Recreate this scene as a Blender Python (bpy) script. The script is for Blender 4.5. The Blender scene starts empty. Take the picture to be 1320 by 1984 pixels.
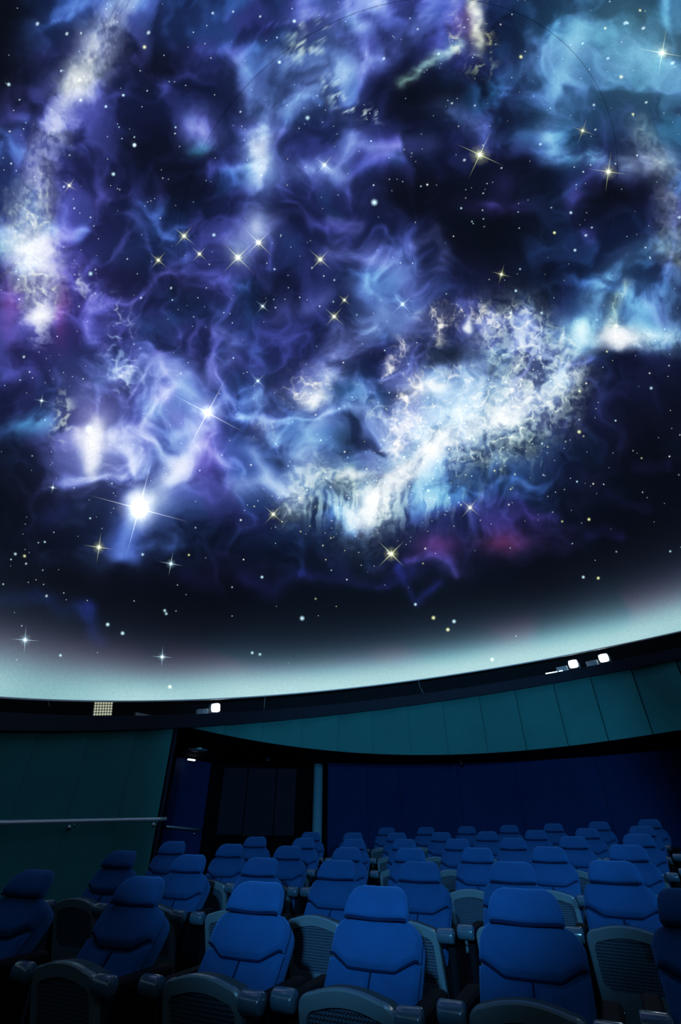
import bpy, math, random
import numpy as np
from mathutils import Vector, Matrix

random.seed(5)
rng = np.random.default_rng(11)
scene = bpy.context.scene
COL = scene.collection
PI = math.pi

# ------------------------------------------------------------------ camera
IMG_W, IMG_H = 1320, 1984
FPX = 900.0
HORIZON = 1590.0
PITCH = math.atan((HORIZON - 992) / FPX)
ROLL = -0.003
CAMZ = 1.19
CAM = np.array([0, 0, CAMZ])
_rt = np.array([1.0, 0, 0]); _up = np.array([0, -math.sin(PITCH), math.cos(PITCH)])
FW = np.array([0, math.cos(PITCH), math.sin(PITCH)])
RT = _rt * math.cos(ROLL) + _up * math.sin(ROLL)
UP = _up * math.cos(ROLL) - _rt * math.sin(ROLL)
cam_d = bpy.data.cameras.new('camera')
cam_d.sensor_fit = 'VERTICAL'; cam_d.sensor_height = 36; cam_d.sensor_width = 36
cam_d.lens = FPX * 36 / IMG_H
cam_d.clip_start = 0.05; cam_d.clip_end = 200
cam_o = bpy.data.objects.new('camera', cam_d); COL.objects.link(cam_o)
cam_o.matrix_world = Matrix(((RT[0], UP[0], -FW[0], 0), (RT[1], UP[1], -FW[1], 0), (RT[2], UP[2], -FW[2], CAMZ), (0, 0, 0, 1)))
scene.camera = cam_o

# ------------------------------------------------------------------ world, colour management
wd = bpy.data.worlds.new('world'); scene.world = wd; wd.use_nodes = True
wd.node_tree.nodes['Background'].inputs[0].default_value = (0, 0, 0, 1)
vs = scene.view_settings
vs.view_transform = 'Standard'; vs.look = 'None'; vs.gamma = 1; vs.use_curve_mapping = False
vs.exposure = 0.0

# ------------------------------------------------------------------ dome geometry constants (metres)
SC = 0.55
RD = 10 * SC
DC = np.array([2.4234, 7.8833, 3.0666]) * SC + CAM
DN = np.array([math.sin(-0.1228), math.sin(-0.1233), 1.0]); DN /= np.linalg.norm(DN)
_far = np.array([DC[0], DC[1], 0.0]); _far /= np.linalg.norm(_far)
E1 = _far - DN * (_far @ DN); E1 /= np.linalg.norm(E1)      # towards the far rim
E2 = np.cross(DN, E1)                                      # towards the left

# lamps of the cove: (azimuth about the dome centre in degrees from far rim, left positive), energy, colour
BLUE = (0.30, 0.62, 1.0)


def ray(px, py):
    v = FW * FPX + RT * (px - 660) + UP * (992 - py)
    return v / np.linalg.norm(v)


def to_px(P):
    Q = P - CAM
    d = Q @ FW
    return 660 + FPX * (Q @ RT) / d, 992 - FPX * (Q @ UP) / d, d


def ring_point(az, rho, h):
    """point in the tilted dome frame, az in radians from the far rim, positive to the left"""
    return DC + (E1 * math.cos(az) + E2 * math.sin(az)) * rho + DN * h


def ring_az(px, py, rho=RD):
    """azimuth where the sight line of a pixel meets the tilted cylinder of radius rho; also height"""
    d = ray(px, py); o = CAM - DC
    dp = d - DN * (d @ DN); op = o - DN * (o @ DN)
    A = dp @ dp; B = 2 * dp @ op; C = op @ op - rho * rho
    t = (-B + math.sqrt(B * B - 4 * A * C)) / 2 / A
    P = CAM + d * t - DC
    return math.atan2(P @ E2, P @ E1), P @ DN


def wall_az(px, py, rho):
    """the same for a vertical cylinder about the dome centre: azimuth (left positive) and z"""
    d = ray(px, py); ox, oy = -DC[0], -DC[1]
    A = d[0] ** 2 + d[1] ** 2; B = 2 * (d[0] * ox + d[1] * oy); C = ox * ox + oy * oy - rho * rho
    t = (-B + math.sqrt(B * B - 4 * A * C)) / 2 / A
    x, y = ox + d[0] * t, oy + d[1] * t
    return wrap(math.atan2(y, x) - AZ0), CAMZ + d[2] * t


def wrap(a):
    return (a + PI) % (2 * PI) - PI


AZ0 = math.atan2(_far[1], _far[0])


def wall_point(az, rho, z):
    return np.array([DC[0] + rho * math.cos(AZ0 + az), DC[1] + rho * math.sin(AZ0 + az), z])


# ------------------------------------------------------------------ helpers
def mesh_obj(name, verts, faces, mat, parent=None, smooth=False, kind=None):
    me = bpy.data.meshes.new(name)
    me.from_pydata([tuple(float(c) for c in v) for v in verts], [], [tuple(f) for f in faces])
    me.update()
    if smooth:
        me.polygons.foreach_set('use_smooth', [True] * len(me.polygons))
    if mat: me.materials.append(mat)
    o = bpy.data.objects.new(name, me); COL.objects.link(o)
    if parent: o.parent = parent
    if kind: o['kind'] = kind
    return o


def empty(name, loc=(0, 0, 0), rz=0.0):
    o = bpy.data.objects.new(name, None); COL.objects.link(o)
    o.empty_display_size = 0.1
    o.location = loc; o.rotation_euler = (0, 0, rz)
    return o


def tag(o, label, cat, group=None):
    o['label'] = label; o['category'] = cat
    if group: o['group'] = group
    return o


class MB:
    def __init__(s): s.v = []; s.f = []

    def add(s, v, f):
        n = len(s.v); s.v += [tuple(map(float, a)) for a in v]; s.f += [tuple(i + n for i in q) for q in f]
        return s

    def box(s, lo, hi):
        x0, y0, z0 = lo; x1, y1, z1 = hi
        return s.add([(x0, y0, z0), (x1, y0, z0), (x1, y1, z0), (x0, y1, z0), (x0, y0, z1), (x1, y0, z1), (x1, y1, z1), (x0, y1, z1)],
                     [(0, 3, 2, 1), (4, 5, 6, 7), (0, 1, 5, 4), (1, 2, 6, 5), (2, 3, 7, 6), (3, 0, 4, 7)])

    def rbox(s, lo, hi, r=0.006):
        """box with chamfered edges (loft of chamfered sections along z)"""
        x0, y0, z0 = lo; x1, y1, z1 = hi
        r = min(r, (x1 - x0) / 3, (y1 - y0) / 3, (z1 - z0) / 3)

        def sec(i, z): return [(x0 + i + r, y0 + i, z), (x1 - i - r, y0 + i, z), (x1 - i, y0 + i + r, z), (x1 - i, y1 - i - r, z),
                               (x1 - i - r, y1 - i, z), (x0 + i + r, y1 - i, z), (x0 + i, y1 - i - r, z), (x0 + i, y0 + i + r, z)]
        return s.loft([sec(r, z0), sec(0, z0 + r), sec(0, z1 - r), sec(r, z1)])

    def loft(s, secs, caps=True):
        n = len(secs[0]); v = [p for q in secs for p in q]; f = []
        for i in range(len(secs) - 1):
            for j in range(n):
                k = (j + 1) % n
                f.append((i * n + j, i * n + k, (i + 1) * n + k, (i + 1) * n + j))
        if caps:
            f.append(tuple(range(n - 1, -1, -1))); f.append(tuple((len(secs) - 1) * n + j for j in range(n)))
        return s.add(v, f)

    def tube(s, pts, r, n=10):
        pts = [np.array(p, float) for p in pts]; secs = []
        for i, p in enumerate(pts):
            a = pts[max(i - 1, 0)]; b = pts[min(i + 1, len(pts) - 1)]; t = (b - a) / np.linalg.norm(b - a)
            ref = np.array([0, 0, 1.0]) if abs(t[2]) < .9 else np.array([1.0, 0, 0])
            u = np.cross(t, ref); u /= np.linalg.norm(u); w = np.cross(u, t)
            secs.append([p + r * (math.cos(2 * PI * k / n) * u + math.sin(2 * PI * k / n) * w) for k in range(n)])
        return s.loft(secs)

    def xf(s, M):
        s.v = [tuple(M @ Vector(p)) for p in s.v]; return s

    def build(s, name, mat, parent=None, smooth=False, kind=None):
        return mesh_obj(name, s.v, s.f, mat, parent, smooth, kind)


def nodes(name):
    m = bpy.data.materials.new(name); m.use_nodes = True
    nt = m.node_tree
    return m, nt, nt.nodes['Principled BSDF']


def mat(name, col, rough=0.6, metal=0.0, spec=0.5, var=0.0, vscale=8.0, bump=0.0, bscale=60.0, sheen=0.0, emit=None, estr=0):
    m, nt, b = nodes(name)
    b.inputs['Base Color'].default_value = (*col, 1); b.inputs['Roughness'].default_value = rough
    b.inputs['Metallic'].default_value = metal; b.inputs['Specular IOR Level'].default_value = spec
    if sheen: b.inputs['Sheen Weight'].default_value = sheen; b.inputs['Sheen Tint'].default_value = (.10, .42, 1, 1)
    if emit:
        b.inputs['Emission Color'].default_value = (*emit, 1); b.inputs['Emission Strength'].default_value = estr
    tc = nt.nodes.new('ShaderNodeTexCoord')
    if var:
        nz = nt.nodes.new('ShaderNodeTexNoise'); nz.inputs['Scale'].default_value = vscale; nz.inputs['Detail'].default_value = 5
        mr = nt.nodes.new('ShaderNodeMapRange'); mr.inputs['To Min'].default_value = 1 - var; mr.inputs['To Max'].default_value = 1 + var
        mx = nt.nodes.new('ShaderNodeVectorMath'); mx.operation = 'SCALE'; mx.inputs[0].default_value = col
        nt.links.new(tc.outputs['Object'], nz.inputs['Vector']); nt.links.new(nz.outputs['Fac'], mr.inputs['Value'])
        nt.links.new(mr.outputs['Result'], mx.inputs['Scale']); nt.links.new(mx.outputs['Vector'], b.inputs['Base Color'])
    if bump:
        n2 = nt.nodes.new('ShaderNodeTexNoise'); n2.inputs['Scale'].default_value = bscale; n2.inputs['Detail'].default_value = 3
        bp = nt.nodes.new('ShaderNodeBump'); bp.inputs['Strength'].default_value = bump; bp.inputs['Distance'].default_value = 0.004
        nt.links.new(tc.outputs['Object'], n2.inputs['Vector']); nt.links.new(n2.outputs['Fac'], bp.inputs['Height'])
        nt.links.new(bp.outputs['Normal'], b.inputs['Normal'])
    return m


M = {}
M['fabric'] = mat('seat_fabric', (0.008, 0.062, 0.180), .85, spec=.14, var=.18, vscale=14, bump=.35, bscale=420, sheen=.35)
M['fabric_lumbar'] = M['fabric']
M['shade_line'] = mat('groove_shade', (0.003, 0.012, 0.045), .9, spec=.1, var=.1)  # near-black colour for painted shade between pads and under the headrest
M['cushion'] = mat('cushion_fabric', (0.018, 0.055, 0.075), .8, spec=.3, var=.15, vscale=20, bump=.3, bscale=400)
M['shell'] = mat('pale_plastic', (0.13, 0.19, 0.22), .26, spec=.5, var=.06, vscale=6)
M['arm'] = mat('arm_plastic', (0.05, 0.10, 0.14), .2, spec=.9, var=.08, vscale=9)
M['black'] = mat('black_plastic', (0.006, 0.007, 0.010), .5, var=.2)
M['frame'] = mat('seat_standard', (0.004, 0.005, 0.008), .8, spec=.1, var=.2)
M['chrome'] = mat('bright_metal', (0.6, 0.68, 0.72), .22, metal=1, var=.05)
M['floor'] = mat('carpet', (0.006, 0.008, 0.018), .95, spec=.1, var=.4, vscale=30, bump=.5, bscale=200)
M['trough'] = mat('cove_paint', (0.006, 0.010, 0.016), .75, spec=.2, var=.25, vscale=3)
M['fascia'] = mat('fascia_paint', (0.008, 0.012, 0.026), .6, spec=.25, var=.25, vscale=2.5)
M['soffit'] = mat('soffit_paint', (0.004, 0.005, 0.009), .8, spec=.1, var=.2)
M['panel'] = mat('teal_panel', (0.030, 0.215, 0.205), .8, spec=.2, var=.22, vscale=1.6, bump=.2, bscale=90)
M['rear'] = mat('blue_wall_cloth', (0.010, 0.030, 0.115), .9, spec=.1, var=.25, vscale=1.2, bump=.2, bscale=120)
M['rail'] = mat('rail_metal', (0.85, 0.96, 1.0), .28, metal=.55, spec=.8, var=.05)
M['rim'] = mat('rim_paint', (0.8, 0.8, 0.8), .5, var=.05)
M['seam'] = mat('dark_dome_seam', (0.004, 0.006, 0.012), .9, var=.1)
M['column'] = mat('column_paint', (0.22, 0.45, 0.55), .4, var=.1)
M['glass'] = mat('dark_glass', (0.004, 0.006, 0.020), .55, spec=.12, var=.3, vscale=1.5)
M['post'] = mat('post_paint', (0.002, 0.002, 0.004), .85, spec=.08, var=.2)
M['lens_on'] = mat('lit_lens', (0.9, 0.95, 1), .3, emit=(0.80, 0.92, 1.0), estr=14, var=.02)
M['lamp_body'] = mat('lamp_housing', (0.35, 0.38, 0.40), .4, metal=.4, var=.1)
M['led_glint'] = mat('led_lenslet', (0.75, 0.78, 0.62), .25, metal=.5, var=.1, emit=(.85, .9, .65), estr=.45)  # weak emission stands in for light reflected by the unlit lenses
M['led_board'] = mat('led_board', (0.20, 0.21, 0.19), .4, metal=.5, var=.2, vscale=40)
M['strip_on'] = mat('lit_strip', (0.9, 1, 1), .4, emit=(0.75, 0.95, 1.0), estr=2.2, var=.02)
M['wire'] = mat('grey_wire', (0.20, 0.28, 0.32), .5, var=.1)


def perf_mat():
    m, nt, b = nodes('perforated_plastic')
    tc = nt.nodes.new('ShaderNodeTexCoord'); mp = nt.nodes.new('ShaderNodeMapping')
    mp.inputs['Scale'].default_value = (72, 72, 72)
    vo = nt.nodes.new('ShaderNodeTexVoronoi'); vo.voronoi_dimensions = '2D'; vo.inputs['Randomness'].default_value = 0.0; vo.inputs['Scale'].default_value = 1
    sx = nt.nodes.new('ShaderNodeSeparateXYZ'); cx = nt.nodes.new('ShaderNodeCombineXYZ')
    # rows of round holes, every second row shifted by half a step
    fl = nt.nodes.new('ShaderNodeMath'); fl.operation = 'FLOOR'
    hf = nt.nodes.new('ShaderNodeMath'); hf.operation = 'MULTIPLY'; hf.inputs[1].default_value = 0.5
    ad = nt.nodes.new('ShaderNodeMath'); ad.operation = 'ADD'
    rp = nt.nodes.new('ShaderNodeValToRGB'); rp.color_ramp.elements[0].position = .30; rp.color_ramp.elements[1].position = .36
    rp.color_ramp.elements[0].color = (0.004, 0.006, 0.01, 1); rp.color_ramp.elements[1].color = (0.07, 0.11, 0.16, 1)
    L = nt.links.new
    L(tc.outputs['Object'], mp.inputs['Vector']); L(mp.outputs['Vector'], sx.inputs['Vector'])
    L(sx.outputs['Z'], fl.inputs[0]); L(fl.outputs[0], hf.inputs[0]); L(sx.outputs['X'], ad.inputs[0]); L(hf.outputs[0], ad.inputs[1])
    L(ad.outputs[0], cx.inputs['X']); L(sx.outputs['Z'], cx.inputs['Y']); L(cx.outputs['Vector'], vo.inputs['Vector'])
    L(vo.outputs['Distance'], rp.inputs['Fac']); L(rp.outputs['Color'], b.inputs['Base Color'])
    bp = nt.nodes.new('ShaderNodeBump'); bp.inputs['Strength'].default_value = .8; bp.inputs['Distance'].default_value = .003
    L(rp.outputs['Color'], bp.inputs['Height']); L(bp.outputs['Normal'], b.inputs['Normal'])
    b.inputs['Roughness'].default_value = .45
    return m


M['perf'] = perf_mat()

# ------------------------------------------------------------------ lights of the cove (outside the view, same kind as those in view)
LAMPS = []          # filled here, fixtures are built further down


def spot(name, loc, target, energy, col, size=1.2, blend=.6, radius=.06):
    l = bpy.data.lights.new(name, 'SPOT'); l.energy = energy; l.color = col; l.spot_size = size; l.spot_blend = blend; l.shadow_soft_size = radius
    o = bpy.data.objects.new(name, l); COL.objects.link(o); o.location = loc
    d = Vector(target) - Vector(loc); o.rotation_euler = d.to_track_quat('-Z', 'Y').to_euler()
    return o


# azimuth (deg, left positive), target, energy, colour, cone
COVE = [
    (178, (0.70, 7.0, 2.05), 640, (0.14, 0.53, 1.0), 0.88, .50),
    (-135, (2.6, 6.4, 1.0), 560, (0.14, 0.53, 1.0), 0.90, .5),
]

# ------------------------------------------------------------------ floor
QF = (-0.23492892, 0.01097084, -0.00710488, 0.01100406, -0.00182225, 0.00262423)
SEAT_H = 0.95


def floor_z(x, y):
    return QF[0] + QF[1] * x + QF[2] * y + QF[3] * x * x + QF[4] * x * y + QF[5] * y * y - SEAT_H + CAMZ


vv, ff = [], []
NX, NY = 40, 44
for j in range(NY + 1):
    for i in range(NX + 1):
        x = -7 + 16.0 * i / NX; y = -3.5 + 17.5 * j / NY
        vv.append((x, y, floor_z(x, y)))
for j in range(NY):
    for i in range(NX):
        a = j * (NX + 1) + i; ff.append((a, a + 1, a + NX + 2, a + NX + 1))
mesh_obj('floor', vv, ff, M['floor'], smooth=True, kind='structure')

# ------------------------------------------------------------------ dome picture
def hash2(ix, iy, seed):
    h = (ix.astype(np.int64) * 374761393 + iy.astype(np.int64) * 668265263 + seed * 1442695041) & 0x7fffffff
    h = ((h ^ (h >> 13)) * 1274126177) & 0x7fffffff
    h = ((h ^ (h >> 16)) * 69069 + 12345) & 0x7fffffff
    return ((h ^ (h >> 9)) & 0xffff).astype(np.float32) / 65535.0


def vnoise(x, y, seed):
    ix = np.floor(x); iy = np.floor(y); fx = (x - ix).astype(np.float32); fy = (y - iy).astype(np.float32)
    ux = fx * fx * fx * (fx * (fx * 6 - 15) + 10); uy = fy * fy * fy * (fy * (fy * 6 - 15) + 10)
    a = hash2(ix, iy, seed); b = hash2(ix + 1, iy, seed); c = hash2(ix, iy + 1, seed); d = hash2(ix + 1, iy + 1, seed)
    return a + (b - a) * ux + (c - a) * uy + (a - b - c + d) * ux * uy


def fbm(x, y, seed, octv=5, gain=.5):
    s = np.zeros(x.shape, np.float32); amp = 1.0; tot = 0
    c, sn = math.cos(.6), math.sin(.6)
    for o in range(octv):
        s += amp * vnoise(x, y, seed + o * 17); tot += amp; amp *= gain
        x, y = (c * x - sn * y) * 2.03 + 11.7, (sn * x + c * y) * 2.03 - 5.3
    return s / tot


def ridged(x, y, seed, octv=5, gain=.5):
    s = np.zeros(x.shape, np.float32); amp = 1.0; tot = 0
    c, sn = math.cos(.7), math.sin(.7)
    for o in range(octv):
        n = 1 - np.abs(2 * vnoise(x, y, seed + o * 13) - 1); s += amp * n * n; tot += amp; amp *= gain
        x, y = (c * x - sn * y) * 2.07 + 3.1, (sn * x + c * y) * 2.07 + 9.2
    return s / tot


def sst(a, b, x):
    t = np.clip((x - a) / (b - a), 0, 1); return t * t * (3 - 2 * t)


def gs(X, Y, x, y, sx, sy=None, rot=0):
    sy = sy or sx; r = math.radians(rot); c, s = math.cos(r), math.sin(r)
    dx, dy = X - x, Y - y
    return np.exp(-((dx * c + dy * s) / sx) ** 2 - ((-dx * s + dy * c) / sy) ** 2)


def pathd(X, Y, pts):
    """distance to a polyline and position along it (0..1)"""
    best = np.full(X.shape, 1e9, np.float32); tt = np.zeros(X.shape, np.float32); n = len(pts) - 1
    for i in range(n):
        (x0, y0), (x1, y1) = pts[i], pts[i + 1]
        dx, dy = x1 - x0, y1 - y0; L2 = dx * dx + dy * dy
        t = np.clip(((X - x0) * dx + (Y - y0) * dy) / L2, 0, 1)
        d = np.hypot(X - x0 - t * dx, Y - y0 - t * dy)
        m = d < best; best = np.where(m, d, best); tt = np.where(m, (i + t) / n, tt)
    return best, tt


#DOME_PICTURE_BEGIN
def picture(X, Y, U, V, E, inview):
    """display colour of the projected nebula. X,Y: chart of the far half of the dome; U,V: chart of the whole dome; E: height above the rim in radians"""
    N = X.shape[0]
    out = np.zeros((N, 3), np.float32)

    def add(w, col, k=1.0):
        for i in range(3): out[:, i] += (w * (k * col[i])).astype(np.float32)
    # shared textures
    wx = fbm(U / 110, V / 110, 3, 3) - .5; wy = fbm(U / 110, V / 110, 4, 3) - .5
    Uw = U + 90 * wx; Vw = V + 90 * wy
    cl = fbm(Uw / 70, Vw / 70, 21, 6, .5)
    rd = ridged(Uw / 125, Vw / 125, 31, 4, .42)
    rd2 = ridged(Uw / 66 + 7, Vw / 66, 37, 3, .45)
    big = fbm(U / 260, V / 260, 41, 3)
    w2x = fbm(U / 24, V / 24, 5, 3) - .5; w2y = fbm(U / 24, V / 24, 6, 3) - .5
    lace = ridged((U + 24 * w2x) / 20, (V + 24 * w2y) / 20, 51, 3, .62)
    gr = fbm((U + 12 * w2x) / 11, (V + 12 * w2y) / 11, 61, 3, .55)
    clump = sst(.46, .66, fbm((U + 30 * w2x) / 30, (V + 30 * w2y) / 30, 71, 4, .6))
    hue = fbm(U / 150, V / 150, 81, 3)
    X = X + 34 * wx + 10 * w2x; Y = Y + 34 * wy + 10 * w2y
    cloud = sst(.38, .70, cl)
    wisp = sst(.45, .92, rd)
    wisp2 = sst(.45, .92, rd2)
    grit = sst(.30, .78, gr)                     # fine grains
    net = sst(.30, 1.0, lace) ** 1.3                    # fine branching filaments

    # deep navy ground
    add(np.ones(N), (0.006, 0.012, 0.05))
    # --- broad mottled violet / blue cloud field, kept away from the dark corners
    field = np.ones(N, np.float32)
    field *= sst(1150, 960, Y + 60 * (big - .5)) * (1 - .95 * gs(X, Y, 1290, 900, 170, 240)) * (1 - .95 * gs(X, Y, 1230, 1050, 230, 180))
    field *= 1 - .95 * sst(140, -40, X) * sst(330, 150, Y)
    field *= 1 - .9 * gs(X, Y, 10, 980, 150, 190)
    for h in [(270, 110, 60, 60, .6), (290, 280, 90, 45, .5), (800, 190, 60, 60, .75), (800, 375, 110, 55, .85), (940, 470, 110, 70, .85), (1180, 380, 90, 45, .9), (870, 180, 80, 50, .7), (1000, 400, 130, 110, .6),
              (340, 350, 70, 60, .5), (240, 540, 60, 40, .4), (530, 560, 60, 50, .4), (350, 560, 50, 40, .4), (1000, 560, 90, 40, .6), (1010, 330, 50, 30, .4), (560, 420, 60, 30, .4), (0, 60, 60, 200, .9), (330, 120, 50, 40, .5)]:
        field *= 1 - h[4] * gs(X, Y, *h[:4])
    add(field, (.004, .018, .065))
    viol = np.array([.26, .285, .58]); blu = np.array([.20, .34, .58])
    mixh = sst(.40, .58, hue)
    soft = sst(.25, .75, fbm(Uw / 170 + 3, Vw / 170, 121, 3))
    amt = field * (.10 + .17 * soft + .22 * cloud + .58 * wisp * (.35 + .8 * cloud) + .30 * wisp2 * soft) * (1 - .6 * gs(X, Y, 1200, 150, 220, 200))
    for i in range(3): out[:, i] += amt * (viol[i] * mixh + blu[i] * (1 - mixh)) * 1.28
    # extra violet mid-left and lower middle
    vz = gs(X, Y, 330, 640, 190, 190) + gs(X, Y, 230, 470, 70, 140) + .9 * gs(X, Y, 430, 860, 130, 110)
    add(vz * (.15 + .8 * wisp + .4 * wisp2) * field, (.30, .27, .52), .62)
    add(gs(X, Y, 400, 880, 50, 60) + .6 * gs(X, Y, 110, 560, 110, 190), (.16, .06, .22), .7)
    # --- A: pale column at the left
    d, t = pathd(X, Y, [(250, -10), (205, 70), (160, 150), (112, 235), (82, 310), (62, 390), (52, 460), (72, 530), (78, 600), (78, 655)])
    wd_ = np.interp(t, [0, .12, .22, .3, .42, .55, .68, .8, .92, 1], [34, 46, 50, 34, 44, 52, 62, 50, 40, 20]).astype(np.float32)
    edge = d + 40 * (gr - .5) + 30 * (cl - .5) + 24 * (lace - .4)
    core = sst(1.30, .20, edge / wd_)
    add(np.exp(-(d / 100) ** 2) * (.30 + .6 * cloud), (.34, .34, .64), .62)
    add(core * (.24 + .40 * grit + .60 * net + .30 * cloud) * (1 - .6 * gs(X, Y, 160, 205, 36, 18, -25)), (.58, .62, .64), .88)
    add(core * sst(.45, .60, t) * sst(1.0, .85, t) * (.25 + net), (.40, .46, .20), .75)
    for q in [(152, 158, 30, 26, .55), (78, 622, 22, 20, .8), (175, 90, 36, 44, .22), (55, 470, 40, 26, .35), (85, 500, 34, 60, .14)]:
        add(gs(X, Y, *q[:4]), (.95, 1.0, .98), q[4])
    add(gs(X, Y, 158, 150, 46, 34), (.45, .50, .22), .35)
    add(gs(X, Y, 22, 590, 18, 60) + gs(X, Y, 118, 612, 13, 50), (.46, .06, .14), .34)
    add(gs(X, Y, 5, 475, 36, 20), (.25, .50, .60), .5)
    # --- lacy branch right of the column
    d, t = pathd(X, Y, [(140, 535), (170, 560), (205, 570), (240, 600), (245, 640)])
    add(np.exp(-(d / 18) ** 2) * net, (.62, .68, .62), .8)
    d, t = pathd(X, Y, [(215, 660), (240, 700), (235, 740)])
    add(np.exp(-(d / 26) ** 2) * net, (.55, .66, .70), .7)
    # --- C: centre-top blue cloud ridges
    for pts, w, k in [([(640, 130), (590, 185), (540, 215), (508, 265), (512, 330)], 40, .75), ([(470, 130), (490, 190), (510, 250)], 34, .45), ([(640, -20), (610, 60), (545, 120)], 44, .5),
                      ([(500, 340), (505, 400)], 24, .4), ([(560, 330), (640, 325), (670, 340)], 20, .55), ([(740, -10), (700, 40), (660, 60)], 40, .5), ([(820, 40), (740, 110), (660, 150)], 26, .4),
                      ([(640, 150), (690, 240), (670, 300), (630, 330)], 28, .38), ([(380, 240), (400, 260)], 36, .5), ([(690, 275), (760, 290), (830, 285)], 22, .38), ([(860, 210), (930, 250)], 26, .3)]:
        d, t = pathd(X, Y, pts)
        add(np.exp(-((d + 40 * (cl - .5)) / w) ** 2) * (.35 + .9 * cloud), (.50, .62, .88), k * .95)
    add(gs(X, Y, 510, 292, 24, 34), (.85, .92, 1.0), .62)
    add(gs(X, Y, 522, 340, 26, 30), (.45, .60, .75), .40)
    add(gs(X, Y, 500, 450, 28, 30), (.75, .85, 1.0), .65)
    add(gs(X, Y, 460, 490, 26, 26), (.60, .75, .60), .35)
    add(gs(X, Y, 385, 245, 30, 26, 30), (.42, .36, .75), .5)
    add(gs(X, Y, 385, 282, 20, 14), (.15, .45, .45), .6)
    add(gs(X, Y, 595, 78, 30, 42, 15) * sst(.4, .8, lace), (.72, .80, .62), .9)
    d, t = pathd(X, Y, [(630, 165), (660, 195), (700, 205), (735, 225)])
    add(np.exp(-(d / 13) ** 2) * sst(.45, .8, lace), (.75, .85, .72), .8)
    for q in [(980, 355, 24, 26, .35), (960, 400, 55, 20, .35), (1140, 450, 16, 14, .4), (1110, 380, 20, 30, .25), (790, 285, 60, 16, .35), (650, 430, 40, 14, .45)]:
        add(gs(X, Y, *q[:4]) * (.5 + cloud), (.42, .34, .80), q[4])
    # arcs in the middle
    for pts, w, k in [([(800, 480), (850, 455), (866, 490), (848, 530)], 12, .35), ([(650, 480), (730, 500), (800, 530), (800, 570)], 26, .42), ([(690, 560), (760, 590), (780, 600)], 30, .4),
                      ([(410, 720), (450, 700), (455, 660), (430, 640)], 15, .42), ([(540, 600), (600, 590), (640, 570)], 18, .25), ([(395, 735), (350, 720)], 16, .4), ([(640, 420), (690, 435)], 12, .4)]:
        d, t = pathd(X, Y, pts)
        add(np.exp(-((d + 22 * (cl - .5)) / w) ** 2) * (.5 + .6 * cloud), (.50, .54, .84), k)
    add(gs(X, Y, 760, 540, 80, 60) * (.15 + wisp + .4 * cloud), (.28, .42, .60), .75)
    # --- D: teal cloud at top right
    lim = sst(40, -60, (Y - 300) - 60 * (cl - .5) - .05 * (X - 1200)) * sst(-40, 120, (X - 960) + .15 * (Y - 150) + 80 * (big - .5))
    add(lim * (.45 + .40 * cloud + .3 * wisp), (.15, .37, .38), .80)
    add(gs(X, Y, 1260, 90, 130, 110), (.28, .40, .34), .50)
    for pts, w, k in [([(1130, 40), (1110, 130), (1075, 190), (1055, 250)], 24, .5), ([(1055, 240), (1070, 290)], 18, .6), ([(1200, -10), (1150, 60), (1040, 120)], 46, .35), ([(1060, 300), (1130, 300), (1200, 330)], 20, .5)]:
        d, t = pathd(X, Y, pts); add(np.exp(-((d + 22 * (cl - .5)) / w) ** 2) * (.3 + cloud), (.34, .46, .62), k * .75)
    add(gs(X, Y, 1130, 302, 36, 16) * cloud, (.3, .7, .7), .45)
    add(gs(X, Y, 1240, 320, 60, 26) * (.4 + cloud), (.55, .62, .60), .6)
    # --- E: golden streaks at top centre
    d, t = pathd(X, Y, [(920, -20), (925, 60), (930, 130)])
    add(np.exp(-(d / 12) ** 2) * (.4 + gr) * sst(1.0, .55, t), (.80, .85, .58), .95)
    add(gs(X, Y, 905, 50, 30, 40), (.26, .12, .12), .75)
    add((gs(X, Y, 882, 70, 10, 44) + gs(X, Y, 950, 60, 10, 50)) * sst(.4, .8, lace), (.70, .68, .36), .9)
    d, t = pathd(X, Y, [(780, 160), (830, 125), (890, 90)]); add(np.exp(-(d / 11) ** 2) * (.3 + lace), (.55, .75, .62), .75)
    d, t = pathd(X, Y, [(700, 20), (900, 30)]); add(np.exp(-(d / 40) ** 2) * cloud, (.2, .3, .6), .4)
    add(gs(X, Y, 920, 130, 30, 18) * sst(.4, .8, lace), (.55, .60, .32), .8)
    add(gs(X, Y, 960, 180, 60, 60) * cloud, (.08, .25, .32), .7)
    # --- F: pale lacy edge at the right
    d, t = pathd(X, Y, [(1240, 265), (1265, 310), (1290, 350), (1300, 420), (1298, 480), (1330, 520)])
    add(np.exp(-(d / 30) ** 2) * (.3 + .9 * lace), (.42, .46, .38), .75)
    # --- G: bright cloud at right
    for pts, w, k in [([(1330, 470), (1240, 490), (1180, 540), (1150, 610), (1110, 680), (1085, 740)], 24, .55), ([(1100, 650), (1200, 640), (1340, 655)], 30, .75), ([(1330, 600), (1260, 580), (1180, 600)], 34, .4)]:
        d, t = pathd(X, Y, pts); add(np.exp(-((d + 26 * (cl - .5)) / w) ** 2) * (.4 + .8 * cloud) * sst(700, 678, Y + 12 * (gr - .5) - 2000 * (X < 1100)), (.42, .64, .76), k * .95)
    add(gs(X, Y, 1250, 560, 90, 70) * (.2 + .8 * cloud), (.18, .38, .48), .8)
    add(gs(X, Y, 1203, 657, 38, 20) * sst(694, 676, Y), (1, 1, 1), 1.15)
    add(gs(X, Y, 1260, 655, 80, 20) * sst(692, 668, Y + 22 * (gr - .5)) * (.2 + net + .3 * grit), (.60, .78, .78), .55)
    add(gs(X, Y, 1125, 632, 16, 13), (.6, .9, .95), .6)
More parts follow.
